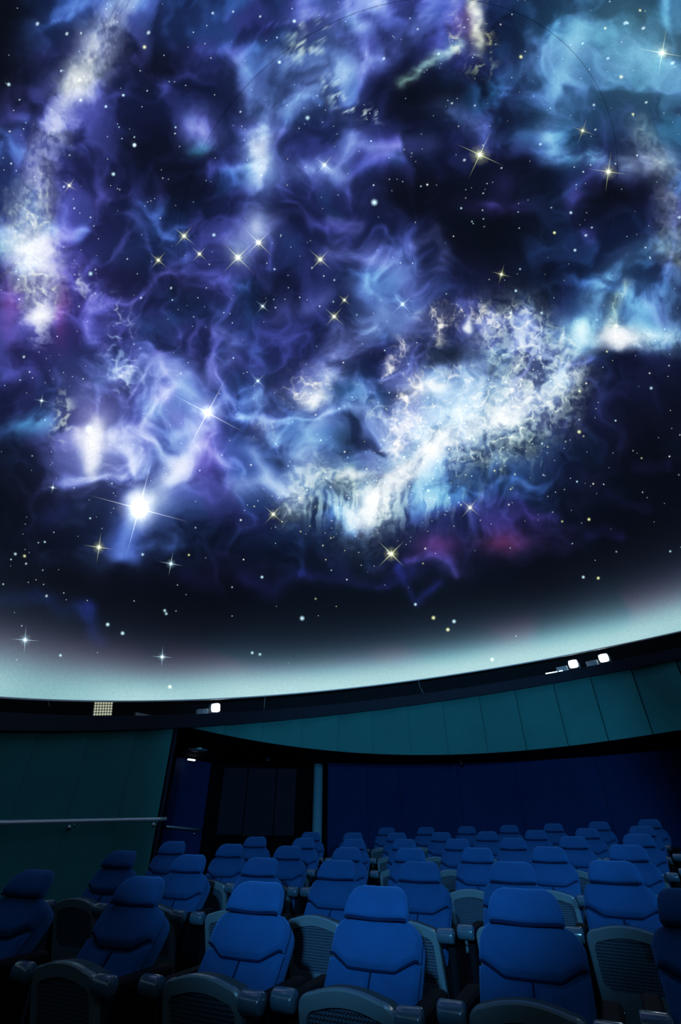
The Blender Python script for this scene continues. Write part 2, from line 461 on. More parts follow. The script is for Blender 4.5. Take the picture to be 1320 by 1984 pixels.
    d, t = pathd(X, Y, [(1215, 560), (1190, 600), (1185, 640)]); add(np.exp(-(d / 11) ** 2) * (.2 + lace), (.70, .75, .45), .6)
    # --- H: main bright nebula
    main = [(690, 1000), (740, 962), (785, 915), (845, 868), (905, 845), (985, 812), (1045, 775), (1072, 715), (1050, 680), (1000, 650)]
    d, t = pathd(X, Y, main)
    rough = 44 * (cl - .5) + 26 * (gr - .5) + 22 * (lace - .5)
    add(np.exp(-((d + rough) / 60) ** 2) * (.15 + .35 * grit + .35 * net + .40 * cloud), (.66, .80, .84), .80)
    add(np.exp(-((d + rough) / 24) ** 2) * sst(.75, .15, t) * (.15 + .5 * gr + .5 * cloud), (1, 1, 1), .80)
    fr = np.exp(-(np.abs(d + rough * .7 - 42) / 36) ** 2) * sst(.25, .6, t + .1)
    add(fr * (.05 + .4 * grit + .9 * net), (.72, .78, .56), .55)
    body = gs(X, Y, 850, 770, 180, 95, -22)
    add(body * (.12 + .45 * cloud + .75 * wisp + .35 * wisp2), (.52, .62, .82), .66)
    add(body * net * clump, (.74, .76, .66), .65)
    for q in [(770, 680, 16, 30, 15), (750, 725, 10, 16, 0), (845, 640, 12, 30, 0), (835, 612, 30, 14, 0), (880, 615, 40, 22, 0), (950, 620, 30, 18, 0), (600, 750, 40, 34, 0), (830, 745, 44, 30, 0), (520, 830, 24, 20, 0), (800, 800, 30, 40, 0), (760, 840, 20, 30, 0)]:
        add(gs(X, Y, *q) * (.10 + .8 * net + .7 * grit * clump), (.84, .80, .60), .85)
    for q in [(607, 775, 22, 16, .7), (832, 868, 24, 16, .8), (862, 853, 18, 14, .6), (780, 905, 24, 20, .6), (758, 928, 20, 16, .5), (735, 966, 22, 18, .6), (690, 918, 26, 9, .5), (850, 757, 14, 10, .5), (975, 800, 26, 22, .5), (900, 730, 60, 40, .12), (810, 755, 30, 20, .4), (990, 740, 50, 30, .15), (908, 636, 7, 9, .9)]:
        add(gs(X, Y, *q[:4]), (.95, 1, 1), q[4])
    add(gs(X, Y, 1005, 770, 85, 90, 0) * (.15 + .4 * grit + .8 * net), (.56, .68, .58), .55)
    # left arc with hanging tendrils
    d, t = pathd(X, Y, [(555, 985), (585, 940), (625, 915), (670, 920), (705, 950), (735, 995)])
    add(np.exp(-((d + 20 * (lace - .5)) / 26) ** 2) * (.3 + .5 * net + .5 * grit), (.74, .84, .72), .85)
    tend = fbm((U + 12 * w2x) / 10, V / 48, 91, 3)
    tz = sst(930, 970, Y) * sst(1050, 985, Y + 60 * (tend - .5)) * sst(560, 600, X) * sst(960, 860, X + 80 * (big - .5))
    add(tz * sst(.42, .72, tend) * sst(1100, 700, X), (.62, .78, .72), .60)
    tz = sst(870, 900, Y) * sst(1000, 920, Y + .45 * (X - 960) + 60 * (tend - .5)) * sst(900, 960, X) * sst(1090, 1050, X)
    add(tz * sst(.4, .75, tend) * (.4 + net), (.58, .64, .44), .55)
    add(gs(X, Y, 830, 960, 130, 40, -15) * (.3 + cloud), (.22, .44, .60), .75)
    # left middle of the main nebula
    for pts, w, k in [([(460, 950), (520, 935), (555, 960), (600, 900)], 26, .6), ([(500, 880), (520, 930), (560, 965)], 22, .55), ([(510, 770), (580, 760), (640, 730), (700, 640)], 34, .5), ([(650, 690), (640, 760), (600, 830), (610, 880)], 30, .45),
                      ([(520, 830), (560, 880), (640, 900)], 26, .4), ([(700, 780), (760, 800), (740, 880)], 40, .5), ([(660, 640), (740, 620), (820, 640)], 30, .4)]:
        d, t = pathd(X, Y, pts); add(np.exp(-((d + 30 * (cl - .5)) / w) ** 2) * (.25 + .6 * cloud + .5 * wisp), (.58, .66, .90), k)
    add(gs(X, Y, 640, 850, 100, 70) * (.2 + .5 * cloud + .5 * wisp), (.26, .44, .58), .85)
    add(gs(X, Y, 690, 770, 50, 36), (.02, .20, .26), .7)
    for q in [(660, 850, 26, 20), (690, 800, 34, 20), (870, 690, 46, 24), (555, 900, 26, 14)]:
        w = gs(X, Y, *q)
        for i in range(3): out[:, i] *= 1 - .45 * w
    # --- I: lower-left nebula and its tail
    body = gs(X, Y, 250, 870, 150, 130, -35)
    add(body * (.30 + .5 * cloud + .65 * wisp), (.50, .56, .84), 1.0)
    add(gs(X, Y, 160, 790, 50, 60) * (.35 + .8 * cloud), (.72, .62, .90), .62)
    for q in [(170, 835, 20, 26, .75), (174, 872, 15, 34, .55), (172, 908, 11, 22, .30), (185, 850, 36, 60, .25), (268, 985, 30, 30, .95), (340, 900, 26, 16, .45), (330, 925, 30, 14, .35), (300, 965, 40, 30, .3)]:
        add(gs(X, Y, *q[:4]), (.95, .98, 1), q[4])
    d, t = pathd(X, Y, [(265, 985), (245, 1040), (228, 1100)]); add(np.exp(-((d + 14 * (cl - .5)) / 34) ** 2) * sst(1.0, .75, t), (.30, .42, .80), .75)
    add(gs(X, Y, 118, 805, 20, 44) * sst(.4, .8, lace), (.62, .68, .48), .8)
    add(gs(X, Y, 245, 720, 50, 30) * (.2 + .9 * lace), (.50, .62, .78), .6)
    add(gs(X, Y, 60, 815, 50, 22) * (.3 + cloud), (.12, .36, .42), .85)
    d, t = pathd(X, Y, [(330, 720), (400, 800), (370, 870), (330, 930)]); add(np.exp(-((d + 26 * (cl - .5)) / 26) ** 2), (.50, .58, .95), .5)
    d, t = pathd(X, Y, [(365, 870), (400, 865), (440, 905)]); add(np.exp(-(d / 10) ** 2), (.45, .42, .80), .4)
    # --- L, M: red patch and faint swirls low down
    add(gs(X, Y, 985, 1048, 44, 22) * (.5 + .6 * wisp), (.58, .19, .30), .80)
    add(gs(X, Y, 985, 1020, 90, 40) * cloud, (.24, .14, .38), .45)
    add(gs(X, Y, 845, 1055, 40, 20), (.42, .20, .42), .6)
    for pts, w, k, c in [([(790, 1085), (850, 1074), (880, 1085), (885, 1110)], 9, .36, (.36, .28, .66)), ([(770, 1100), (800, 1150), (815, 1170), (850, 1130)], 10, .45, (.18, .22, .68)), ([(480, 1120), (520, 1145), (560, 1110), (660, 1120), (740, 1140), (800, 1110)], 15, .40, (.18, .20, .60)),
                         ([(1010, 955), (1040, 1000), (1090, 1005)], 9, .45, (.34, .26, .66)), ([(0, 1165), (90, 1160), (130, 1190), (170, 1180)], 16, .30, (.12, .20, .52)), ([(1140, 1040), (1170, 1030), (1200, 1045)], 10, .25, (.2, .2, .6)), ([(1180, 960), (1220, 985), (1250, 985)], 11, .22, (.18, .2, .6)), ([(1230, 900), (1290, 890)], 12, .22, (.25, .2, .6)),
                         ([(90, 1000), (120, 985)], 18, .3, (.22, .22, .6)), ([(175, 1180), (190, 1240)], 14, .25, (.1, .14, .5)), ([(360, 1120), (420, 1130)], 20, .28, (.2, .18, .55)), ([(640, 1080), (660, 1100)], 16, .25, (.2, .2, .6))]:
        d, t = pathd(X, Y, pts); add(np.exp(-((d + 12 * (cl - .5)) / w) ** 2) * (.5 + .7 * wisp), c, k)
    for i in range(3):
        out[:, i] *= np.where(inview, 1, .25 + .4 * big)
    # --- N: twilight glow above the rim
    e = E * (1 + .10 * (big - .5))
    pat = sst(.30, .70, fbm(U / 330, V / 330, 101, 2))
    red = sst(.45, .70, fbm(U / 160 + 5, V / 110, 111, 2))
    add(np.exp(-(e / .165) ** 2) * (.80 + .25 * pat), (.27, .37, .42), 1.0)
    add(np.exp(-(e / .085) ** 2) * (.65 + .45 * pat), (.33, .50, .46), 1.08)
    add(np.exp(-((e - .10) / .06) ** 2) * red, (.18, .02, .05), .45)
    return out
#DOME_PICTURE_END


def lin(c):
    c = np.clip(c, 0, None)
    return np.where(c <= .04045, c / 12.92, ((c + .055) / 1.055) ** 2.4)


def build_dome():
    th = np.concatenate([np.linspace(0.004, PI / 2, 620)])
    dense = np.radians(158)
    ph = np.concatenate([np.linspace(-dense, dense, 1330, endpoint=False), np.linspace(dense, 2 * PI - dense, 50, endpoint=False)])
    nt_, npn = len(th), len(ph)
    T, P = np.meshgrid(th, ph, indexing='ij')
    T = T.ravel(); P = P.ravel()
    dirs = (np.sin(T) * np.cos(P))[:, None] * E1 + (np.sin(T) * np.sin(P))[:, None] * E2 + np.cos(T)[:, None] * DN
    pos = DC + RD * dirs
    xs, ys, dp = to_px(pos)
    ok = dp > .3
    X = np.where(ok, xs, -5000); Y = np.where(ok, ys, 5000)
    X = np.clip(X, -3000, 4000).astype(np.float32); Y = np.clip(Y, -3000, 4000).astype(np.float32)
    inview = ok & (X > -250) & (X < 1570) & (Y > -300) & (Y < 1500)
    K = 1200.0 * np.tan(T / 2)          # conformal chart of the whole dome
    U = (np.sin(P) * -K).astype(np.float32); V = (np.cos(P) * K).astype(np.float32)
    Ev = (PI / 2 - T).astype(np.float32)
    far_ = (1 - sst(1480, 1600, X)) * sst(-280, -160, X) * sst(-280, -160, Y) * (1 - sst(1480, 1600, Y)) * ok
    col = np.zeros((len(X), 3), np.float32)
    a_ = far_ > 0; b_ = far_ < 1
    ca_ = picture(X[a_], Y[a_], X[a_] + 0, Y[a_] + 0, Ev[a_], inview[a_])
    cb_ = picture(X[b_], Y[b_], U[b_], V[b_], Ev[b_], inview[b_])
    col[a_] += ca_ * far_[a_, None]; col[b_] += cb_ * (1 - far_[b_, None])
    lum = col @ np.array([.25, .5, .25], np.float32)
    col = col + (lum[:, None] - col) * (.12 * np.clip(lum[:, None] * 2 - .5, 0, 1))
    # soft shoulder so that the brightest cloud keeps its texture, then to scene light
    col = np.where(col > .62, .62 + .40 * (1 - np.exp(-(col - .62) / .40)), col)
    col = lin(col)
    pos = np.vstack([pos, [DC + RD * DN]])
    col = np.vstack([col, col[:1]])
    n = len(pos)
    i, j = np.meshgrid(np.arange(nt_ - 1), np.arange(npn), indexing='ij'); i = i.ravel(); j = j.ravel(); k = (j + 1) % npn
    quads = np.stack([i * npn + j, i * npn + k, (i + 1) * npn + k, (i + 1) * npn + j], 1)
    jj = np.arange(npn); tris = np.stack([np.full(npn, n - 1), (jj + 1) % npn, jj], 1)
    me = bpy.data.meshes.new('ceiling')
    nq, ntr = len(quads), len(tris)
    me.vertices.add(n); me.vertices.foreach_set('co', pos.ravel())
    me.loops.add(nq * 4 + ntr * 3); me.loops.foreach_set('vertex_index', np.concatenate([quads.ravel(), tris.ravel()]).astype(np.int32))
    me.polygons.add(nq + ntr)
    me.polygons.foreach_set('loop_start', np.concatenate([np.arange(nq) * 4, nq * 4 + np.arange(ntr) * 3]).astype(np.int32))
    me.update(calc_edges=True); me.validate()
    me.polygons.foreach_set('use_smooth', np.ones(len(me.polygons), bool))
    at = me.color_attributes.new('sky', 'FLOAT_COLOR', 'POINT')
    at.data.foreach_set('color', np.hstack([col, np.ones((n, 1))]).astype(np.float32).ravel())
    m, nt, b = nodes('projected_nebula')
    a = nt.nodes.new('ShaderNodeAttribute'); a.attribute_name = 'sky'
    tc = nt.nodes.new('ShaderNodeTexCoord')
    nz = nt.nodes.new('ShaderNodeTexNoise'); nz.inputs['Scale'].default_value = 34; nz.inputs['Detail'].default_value = 4; nz.inputs['Roughness'].default_value = .65
    mr = nt.nodes.new('ShaderNodeMapRange'); mr.inputs['From Min'].default_value = .3; mr.inputs['From Max'].default_value = .7; mr.inputs['To Min'].default_value = .92; mr.inputs['To Max'].default_value = 1.08
    sc = nt.nodes.new('ShaderNodeVectorMath'); sc.operation = 'SCALE'
    L = nt.links.new
    L(tc.outputs['Object'], nz.inputs['Vector']); L(nz.outputs['Fac'], mr.inputs['Value']); L(a.outputs['Color'], sc.inputs[0]); L(mr.outputs['Result'], sc.inputs['Scale'])
    L(sc.outputs['Vector'], b.inputs['Emission Color']); b.inputs['Emission Strength'].default_value = 1.0
    b.inputs['Base Color'].default_value = (.03, .03, .03, 1); b.inputs['Roughness'].default_value = .9; b.inputs['Specular IOR Level'].default_value = .05
    me.materials.append(m)
    o = bpy.data.objects.new('ceiling', me); COL.objects.link(o)
    o['kind'] = 'structure'; o['label'] = 'domed projection screen showing a blue and violet nebula with stars'
    return o


dome = build_dome()

# stars: bright points and diffraction spikes of the projected picture, lying just on the screen
STAR_V, STAR_F, STAR_C = [], [], []


def dome_hit(px, py):
    d = ray(px, py); o = CAM - DC; b = 2 * d @ o; c = o @ o - RD * RD
    return CAM + d * ((-b + math.sqrt(b * b - 4 * c)) / 2)


def star_shape(px, py, pts, cols):
    """polygon fan in a small patch around a picture point; pts in picture pixels"""
    n = len(STAR_V)
    for (x, y) in pts:
        P = dome_hit(px + x, py + y); P = DC + (P - DC) * (1 - .0035 - .0006 * random.random())
        STAR_V.append(tuple(P))
    STAR_C.extend(cols)
    for k in range(1, len(pts)):
        STAR_F.append((n, n + k, n + (k % (len(pts) - 1)) + 1))


def dot(px, py, r, col, k=1.0):
    for rr, kk in ((r, 1.0), (r * .5, 1.0)):
        pts = [(0, 0)] + [(rr * math.cos(a * PI / 4), rr * math.sin(a * PI / 4)) for a in range(8)]
        star_shape(px, py, pts, [tuple(c * k * kk for c in col)] + [(0, 0, 0)] * 8)


def spikes(px, py, L, ang, col, k=1.0, w=1.6, arms=(1, 1, 1, 1)):
    for i in range(4):
        a = math.radians(ang + 90 * i); l = L * arms[i]
        c, s = math.cos(a), math.sin(a)
        pts = [(0, 0), (-s * w, c * w), (c * l, s * l), (s * w, -c * w)]
        star_shape(px, py, pts, [tuple(x * k for x in col)] + [(0, 0, 0)] * 3)


W_, CY, YE = (1.0, 1.05, 1.05), (.55, .85, 1.0), (.85, .95, .50)
BIG = [(930, 297, 55, 25, YE, 1.0), (1285, 98, 60, 10, YE, .9), (1180, 330, 45, 8, YE, .8), (355, 455, 30, 40, YE, .9), (305, 502, 24, 40, YE, .8), (385, 490, 22, 42, YE, .8), (460, 497, 46, 45, YE, 1.0),
       (500, 468, 42, 45, YE, .9), (620, 501, 32, 42, YE, .9), (628, 317, 30, 40, YE, .7), (667, 580, 18, 40, YE, .6), (647, 612, 28, 42, YE, .8), (780, 588, 32, 48, CY, .8), (972, 530, 22, 15, YE, .7), (401, 799, 90, 28, W_, 1.0),
       (268, 985, 110, 15, W_, 1.2), (190, 1060, 34, 8, YE, .9), (330, 1092, 26, 10, CY, .9), (758, 1073, 40, 45, YE, 1.1), (529, 996, 28, 42, YE, .8), (911, 983, 30, 40, YE, .7), (46, 1240, 34, 4, CY, 1.0), (313, 1273, 24, 3, CY, 1.0),
       (131, 356, 22, 35, YE, .7), (499, 737, 24, 45, CY, .6), (1130, 250, 30, 20, YE, .5), (508, 592, 20, 40, CY, .6), (1195, 630, 30, 5, YE, .5), (78, 775, 18, 10, CY, .6), (100, 944, 14, 10, CY, .6)]
for (x, y, L, a, c, k) in BIG:
    yx = 4.5 if L > 40 else 3.2
    spikes(x, y, L, a, c, .8 * k, w=1.5)
    spikes(x, y, L * .35, a + 45, c, .35 * k, w=1.5)
    dot(x, y, L * .42, c, .16 * k); dot(x, y, L * .2, c, .5 * k); dot(x, y, yx, W_, 1.3 * k)
for (x, y, r, k) in [(725, 390, 8, 1.0), (170, 830, 10, .6), (150, 150, 5, .5), (277, 86, 5, .9), (258, 278, 5, .9), (217, 334, 5, .9), (236, 180, 4, .9), (540, 116, 5, 1), (569, 36, 5, 1), (258, 277, 5, .8), (595, 225, 6, .7), (173, 528, 6, .7), (413, 453, 5, .7),
                     (202, 202, 4, .9), (410, 20, 4, .7), (338, 243, 3, .7), (1124, 757, 4, .7), (1263, 751, 4, .7), (1123, 836, 5, .8), (1177, 680, 3, .6), (1142, 1006, 4, .8), (868, 1220, 5, .9), (880, 1204, 5, .9), (585, 1198, 6, .8), (954, 1278, 5, .8), (207, 1210, 5, .9), (236, 1227, 5, .9),
                     (1131, 1118, 4, .8), (1160, 1120, 4, .8), (1300, 1068, 3, .7), (318, 1183, 4, .7), (321, 1189, 4, .6), (12, 158, 5, .8), (840, 1197, 5, .8), (1090, 1010, 3, .5), (507, 1118, 4, .8), (27, 1073, 4, .7), (45, 1077, 4, .7), (805, 1171, 4, .8), (328, 1331, 5, .9), (115, 1270, 4, .8), (488, 1265, 4, .8), (503, 1268, 4, .7),
                     (1075, 449, 4, .9), (1115, 483, 4, .8), (1107, 410, 4, .8), (1050, 605, 4, .7), (830, 950, 4, .8), (365, 1075, 3, .7), (275, 1074, 4, .7), (1010, 106, 5, .8), (1174, 50, 4, .7), (1242, 15, 4, .7), (1205, 145, 6, .6), (1152, 200, 4, .6), (1228, 218, 4, .7), (1218, 40, 4, .6), (990, 605, 3, .8), (1000, 562, 4, .7)]:
    dot(x, y, r, CY if (x * 7 + y) % 3 else YE, k)
for q in range(620):
    x = random.uniform(-60, 1380); y = random.uniform(-40, 1340)
    P = ring_az(x, y)
    if P[1] < .25: continue
    dens = 1.0 if y < 1100 else .35
    if random.random() > dens: continue
    r = 1.2 + 1.7 * random.random() ** 3
    dot(x, y, r, random.choice((CY, W_, CY, (.7, .8, 1))), random.uniform(.25, .95))
for q in range(260):
    x = random.gauss(850, 170); y = random.gauss(880, 90) - .25 * (x - 850)
    dot(x, y, 1.2 + 1.8 * random.random() ** 2, random.choice((W_, YE, CY)), random.uniform(.3, .9))
for q in range(500):        # the part of the sky that is behind the camera or out of sight
    a = random.uniform(1.45, 2 * PI - 1.45); t = math.acos(random.uniform(.05, .99)); s = .004 + .01 * random.random() ** 3
    dv = E1 * math.cos(a) * math.sin(t) + E2 * math.sin(a) * math.sin(t) + DN * math.cos(t)
    u = np.cross(dv, [0, 0, 1.0]); u /= np.linalg.norm(u); w = np.cross(u, dv); n = len(STAR_V)
    for (p_, q_) in [(0, 0)] + [(math.cos(k * PI / 3), math.sin(k * PI / 3)) for k in range(6)]:
        STAR_V.append(tuple(DC + RD * .996 * dv + (u * p_ + w * q_) * s * 2))
    STAR_C.extend([(.6, .8, .9)] + [(0, 0, 0)] * 6); STAR_F.extend((n, n + k, n + k % 6 + 1) for k in range(1, 7))
m_star, nt, b = nodes('projected_stars')
nt.nodes.remove(b)
a = nt.nodes.new('ShaderNodeAttribute'); a.attribute_name = 'glow'
em = nt.nodes.new('ShaderNodeEmission'); tr = nt.nodes.new('ShaderNodeBsdfTransparent'); ads = nt.nodes.new('ShaderNodeAddShader')
nt.links.new(a.outputs['Color'], em.inputs['Color']); nt.links.new(em.outputs[0], ads.inputs[0]); nt.links.new(tr.outputs[0], ads.inputs[1])
nt.links.new(ads.outputs[0], nt.nodes['Material Output'].inputs['Surface'])
so = mesh_obj('star_field', STAR_V, STAR_F, m_star, dome, kind='stuff')
ca = so.data.color_attributes.new('glow', 'FLOAT_COLOR', 'POINT')
ca.data.foreach_set('color', np.array([(r, g, bb, 1) for r, g, bb in STAR_C], np.float32).ravel())

# seam ring of the dome's top panels
ALPHA = 0.5563
sm = MB()
sm.tube([DC + (RD - .002) * ((E1 * math.cos(a) + E2 * math.sin(a)) * math.sin(ALPHA) + DN * math.cos(ALPHA)) for a in np.linspace(0, 2 * PI, 181)], .0012, 4)
sm.build('seam', M['seam'], dome)

# ------------------------------------------------------------------ rim trim and cove
AZT = [-180, -95, -70, -55, -40, -20, 0, 20, 40, 60, 75, 95, 180]


def tab(pts, kind):
    xs, hs = [], []
    for x, y in pts:
        a, h = ring_az(x, y); xs.append(a); hs.append(h)
    o = np.argsort(xs); xs = np.array(xs)[o]; hs = np.array(hs)[o]
    # gentle quadratic through the measured points, flat outside them
    c = np.polyfit(xs, hs, 2); lo, hi = xs[0], xs[-1]
    return lambda a: float(np.polyval(c, min(max(a, lo), hi)))


H_LIP = tab([(0, 1382), (100, 1385), (200, 1386), (330, 1384), (430, 1381), (530, 1374), (660, 1364.5), (830, 1343.7), (990, 1317), (1105, 1299), (1315, 1255)], 0)
H_FAS = tab([(0, 1417), (160, 1415), (330, 1410), (430, 1405), (530, 1397), (660, 1384.5), (760, 1372.5), (860, 1359.5), (990, 1337.5), (1105, 1316), (1190, 1300), (1315, 1279.5)], 0)


def revolve(name, prof, material, parent=None, seg=180, kind=None, smooth=False, a0=-PI, a1=PI):
    vs_, fs_ = [], []
    n = None; closed = abs(a1 - a0 - 2 * PI) < 1e-6
    ks = seg if closed else seg + 1
    for k in range(ks):
        a = a0 + (a1 - a0) * k / seg
        ps = prof(a); n = len(ps)
        vs_ += [ring_point(a, r, h) for r, h in ps]
    for k in range(seg):
        q = (k + 1) % ks
        for j in range(n - 1):
            fs_.append((k * n + j, k * n + j + 1, q * n + j + 1, q * n + j))
    return mesh_obj(name, vs_, fs_, material, parent, smooth, kind)


rim = revolve('trim_1', lambda a: [(RD - .004, .012), (RD - .010, .0), (RD - .006, -.010), (RD + .02, -.010), (RD + .025, .02), (RD + .06, .25)], M['rim'], kind='structure')
rim['label'] = 'thin white edge trim along the lower rim of the dome screen'
cove = revolve('trim_2', lambda a: [(RD + .12, H_FAS(a) + .10), (RD + .12, H_FAS(a)), (RD + .0, H_FAS(a)), (RD - .0, H_LIP(a)), (RD + .02, H_LIP(a)), (RD + .03, H_LIP(a) - .03), (RD + .5, H_LIP(a) - .03), (RD + .5, .45)], M['trough'], kind='structure')
cove['label'] = 'dark ring shaped lighting cove hanging below the dome rim'
revolve('fascia', lambda a: [(RD - .001, H_FAS(a) - .001), (RD - .006, H_FAS(a) + .004), (RD - .006, H_LIP(a) - .004), (RD - .001, H_LIP(a) + .003), (RD + .012, H_LIP(a) + .003)], M['fascia'], cove)

# ------------------------------------------------------------------ walls
R_PAN = RD + .07
hd = [(362, 1409), (412, 1421), (505, 1437.5), (580, 1449), (660, 1457), (720, 1461), (792, 1463.5), (860, 1463.5), (945, 1459), (990, 1457), (1105, 1447), (1190, 1434), (1315, 1416)]
_hx, _hz = zip(*sorted(wall_az(x, y, R_PAN) for x, y in hd))


def z_header(az):
    c = np.polyfit(_hx, _hz, 4)
    return float(np.polyval(c, min(max(az, _hx[0]), _hx[-1])))


def z_cove_bottom(az, rho):
    """height of the cove underside over a point of the vertical wall"""
    p = wall_point(az, rho, 0)[:2] - DC[:2]
    # solve DN . (p, z) = h  with the local azimuth
    a = math.atan2(np.array([p[0], p[1], 0]) @ E2, np.array([p[0], p[1], 0]) @ E1)
    return DC[2] + (H_FAS(a) - DN[0] * p[0] - DN[1] * p[1]) / DN[2]


A_EDGE, _ = wall_az(338, 1420, R_PAN)          # where the handrail wall ends
seams = [wall_az(x, 1430, R_PAN)[0] for x in (432, 506, 582, 654, 721, 793, 865, 941, 1016, 1098, 1178, 1268)]
step = float(np.mean(-np.diff(seams)))
back_seams = [A_EDGE] + [seams[0] + step * .0] + seams[1:] + [seams[-1] - step * k for k in range(1, 8)]
left_seams = [A_EDGE + .006]
for x in (245, 150, 45):
    left_seams.append(wall_az(x, 1500, R_PAN)[0])
left_seams += [left_seams[-1] + step * k for k in range(1, 7)]


def slab(a0, a1, r0, r1, zb0, zb1, zt0, zt1, th=.03):
    """upright slab between two azimuths: inner radius r0 at a0 and r1 at a1"""
    v = [wall_point(a0, r0, zb0), wall_point(a1, r1, zb1), wall_point(a1, r1 + th, zb1), wall_point(a0, r0 + th, zb0),
         wall_point(a0, r0, zt0), wall_point(a1, r1, zt1), wall_point(a1, r1 + th, zt1), wall_point(a0, r0 + th, zt0)]
    return v, [(0, 3, 2, 1), (4, 5, 6, 7), (0, 1, 5, 4), (1, 2, 6, 5), (2, 3, 7, 6), (3, 0, 4, 7)]


def arc_strip(name, a0, a1, rho, zb, zt, material, n=40, kind='structure', parent=None, th=.05):
    vs_, fs_ = [], []
    for k in range(n + 1):
        a = a0 + (a1 - a0) * k / n
        vs_ += [wall_point(a, rho, zb(a)), wall_point(a, rho, zt(a)), wall_point(a, rho + th, zt(a)), wall_point(a, rho + th, zb(a))]
    for k in range(n):
        for j in range(4):
            fs_.append((k * 4 + j, k * 4 + (j + 1) % 4, k * 4 + 4 + (j + 1) % 4, k * 4 + 4 + j))
    fs_ += [(0, 1, 2, 3), (n * 4 + 3, n * 4 + 2, n * 4 + 1, n * 4)]
    return mesh_obj(name, vs_, fs_, material, parent, True if n < 0 else False, kind)


def floor_at(az, rho):
    p = wall_point(az, rho, 0); return floor_z(p[0], p[1])


wall_back = arc_strip('wall_back', back_seams[0], back_seams[-1], R_PAN + .05, z_header, lambda a: z_cove_bottom(a, R_PAN + .05) + .08, M['soffit'])
def curved_panel(a0, a1, zb, zt, parent, material, ro=.030, dr=.045, th=.022, n=6, pw=2.0, base=None):
    """slightly bowed wall panel between two azimuths, its end standing proud of the next one"""
    base = R_PAN if base is None else base
    v, f = [], []
    for k in range(n + 1):
        u = k / n; a = a0 + (a1 - a0) * u; r = base + ro - dr * u ** pw
        v += [wall_point(a, r, zb(a)), wall_point(a, r, zt(a)), wall_point(a, r + th, zt(a)), wall_point(a, r + th, zb(a))]
    for k in range(n):
        for j in range(4): f.append((k * 4 + j, k * 4 + (j + 1) % 4, k * 4 + 4 + (j + 1) % 4, k * 4 + 4 + j))
    f += [(0, 1, 2, 3), (n * 4 + 3, n * 4 + 2, n * 4 + 1, n * 4)]
    return mesh_obj('panel', v, f, material, parent)


for q in range(len(back_seams) - 1):
    curved_panel(back_seams[q] - .0006, back_seams[q + 1] + .0006, lambda a: z_header(a) + .001, lambda a: z_cove_bottom(a, R_PAN) + .07, wall_back, M['panel'])
wall_left = arc_strip('wall_left', left_seams[-1], left_seams[0], R_PAN + .05, lambda a: floor_at(a, R_PAN) + .002, lambda a: z_cove_bottom(a, R_PAN + .05) + .08, M['soffit'])
for q in range(len(left_seams) - 1):
    curved_panel(left_seams[q + 1] - .0006, left_seams[q] + .0006, lambda a: floor_at(a, R_PAN) + .01, lambda a: z_cove_bottom(a, R_PAN) + .07, wall_left, M['panel'])

# gallery under the header: soffit, rear wall
R_REAR = 7.45
A_R0 = wall_az(636, 1540, R_REAR)[0]
A_R1 = back_seams[-1]
Z_SOF = CAMZ + 1.08; R_SOF = 9.7


def z_soffit(a, rho):
    k = (rho - R_PAN) / (R_SOF - R_PAN)
    return z_header(a) * (1 - k) + Z_SOF * k


vs_, fs_ = [], []
NS = 60
for k in range(NS + 1):
    a = A_EDGE + .05 + (A_R1 - A_EDGE - .05) * k / NS; z = z_header(a) + .001
    vs_ += [wall_point(a, R_PAN - .035, z - .006), wall_point(a, R_SOF, Z_SOF - .006), wall_point(a, R_SOF, Z_SOF + .06), wall_point(a, R_PAN - .035, z + .003)]
for k in range(NS):
    for j in range(4):
        fs_.append((k * 4 + j, k * 4 + (j + 1) % 4, k * 4 + 4 + (j + 1) % 4, k * 4 + 4 + j))
gal = mesh_obj('ceiling', vs_, fs_, M['soffit'], kind='structure')
gal['label'] = 'low black soffit over the back of the seating'

rear_top = lambda a: z_soffit(a, R_REAR) + .02
wall_rear = arc_strip('wall_rear', A_R0, A_R1, R_REAR + .04, lambda a: floor_at(a, R_REAR), rear_top, M['rear'])
rs = [A_R0] + [wall_az(x, 1540, R_REAR)[0] for x in (712, 776, 892, 1006, 1172)]
rs += [rs[-1] - .16 * k for k in range(1, 5)]
for q in range(len(rs) - 1):
    if rs[q + 1] < A_R1: break
    a0, a1 = rs[q] - .001, rs[q + 1] + .001
    v, f = slab(a0, a1, R_REAR + .012, R_REAR - .012, floor_at(a0, R_REAR) + .01, floor_at(a1, R_REAR) + .01, rear_top(a0) - .03, rear_top(a1) - .03, .03)
    mesh_obj('panel', v, f, M['rear'], wall_rear)
wall_right = arc_strip('wall_right', A_R1, -PI - .2 + .0, R_PAN + .05, lambda a: floor_at(a, R_PAN), lambda a: z_cove_bottom(a, R_PAN + .05) + .08, M['soffit'])
wall_front = arc_strip('wall_front', left_seams[-1], PI - .2, R_PAN + .05, lambda a: floor_at(a, R_PAN), lambda a: z_cove_bottom(a, R_PAN + .05) + .08, M['soffit'])


_e0 = wall_point(A_R1, R_PAN, 0); _e1 = wall_point(A_R1, R_SOF, 0)


def at_dist(px, py, dist):
    """point on a sight line at a horizontal distance"""
    d = ray(px, py); return CAM + d * dist / math.hypot(d[0], d[1])


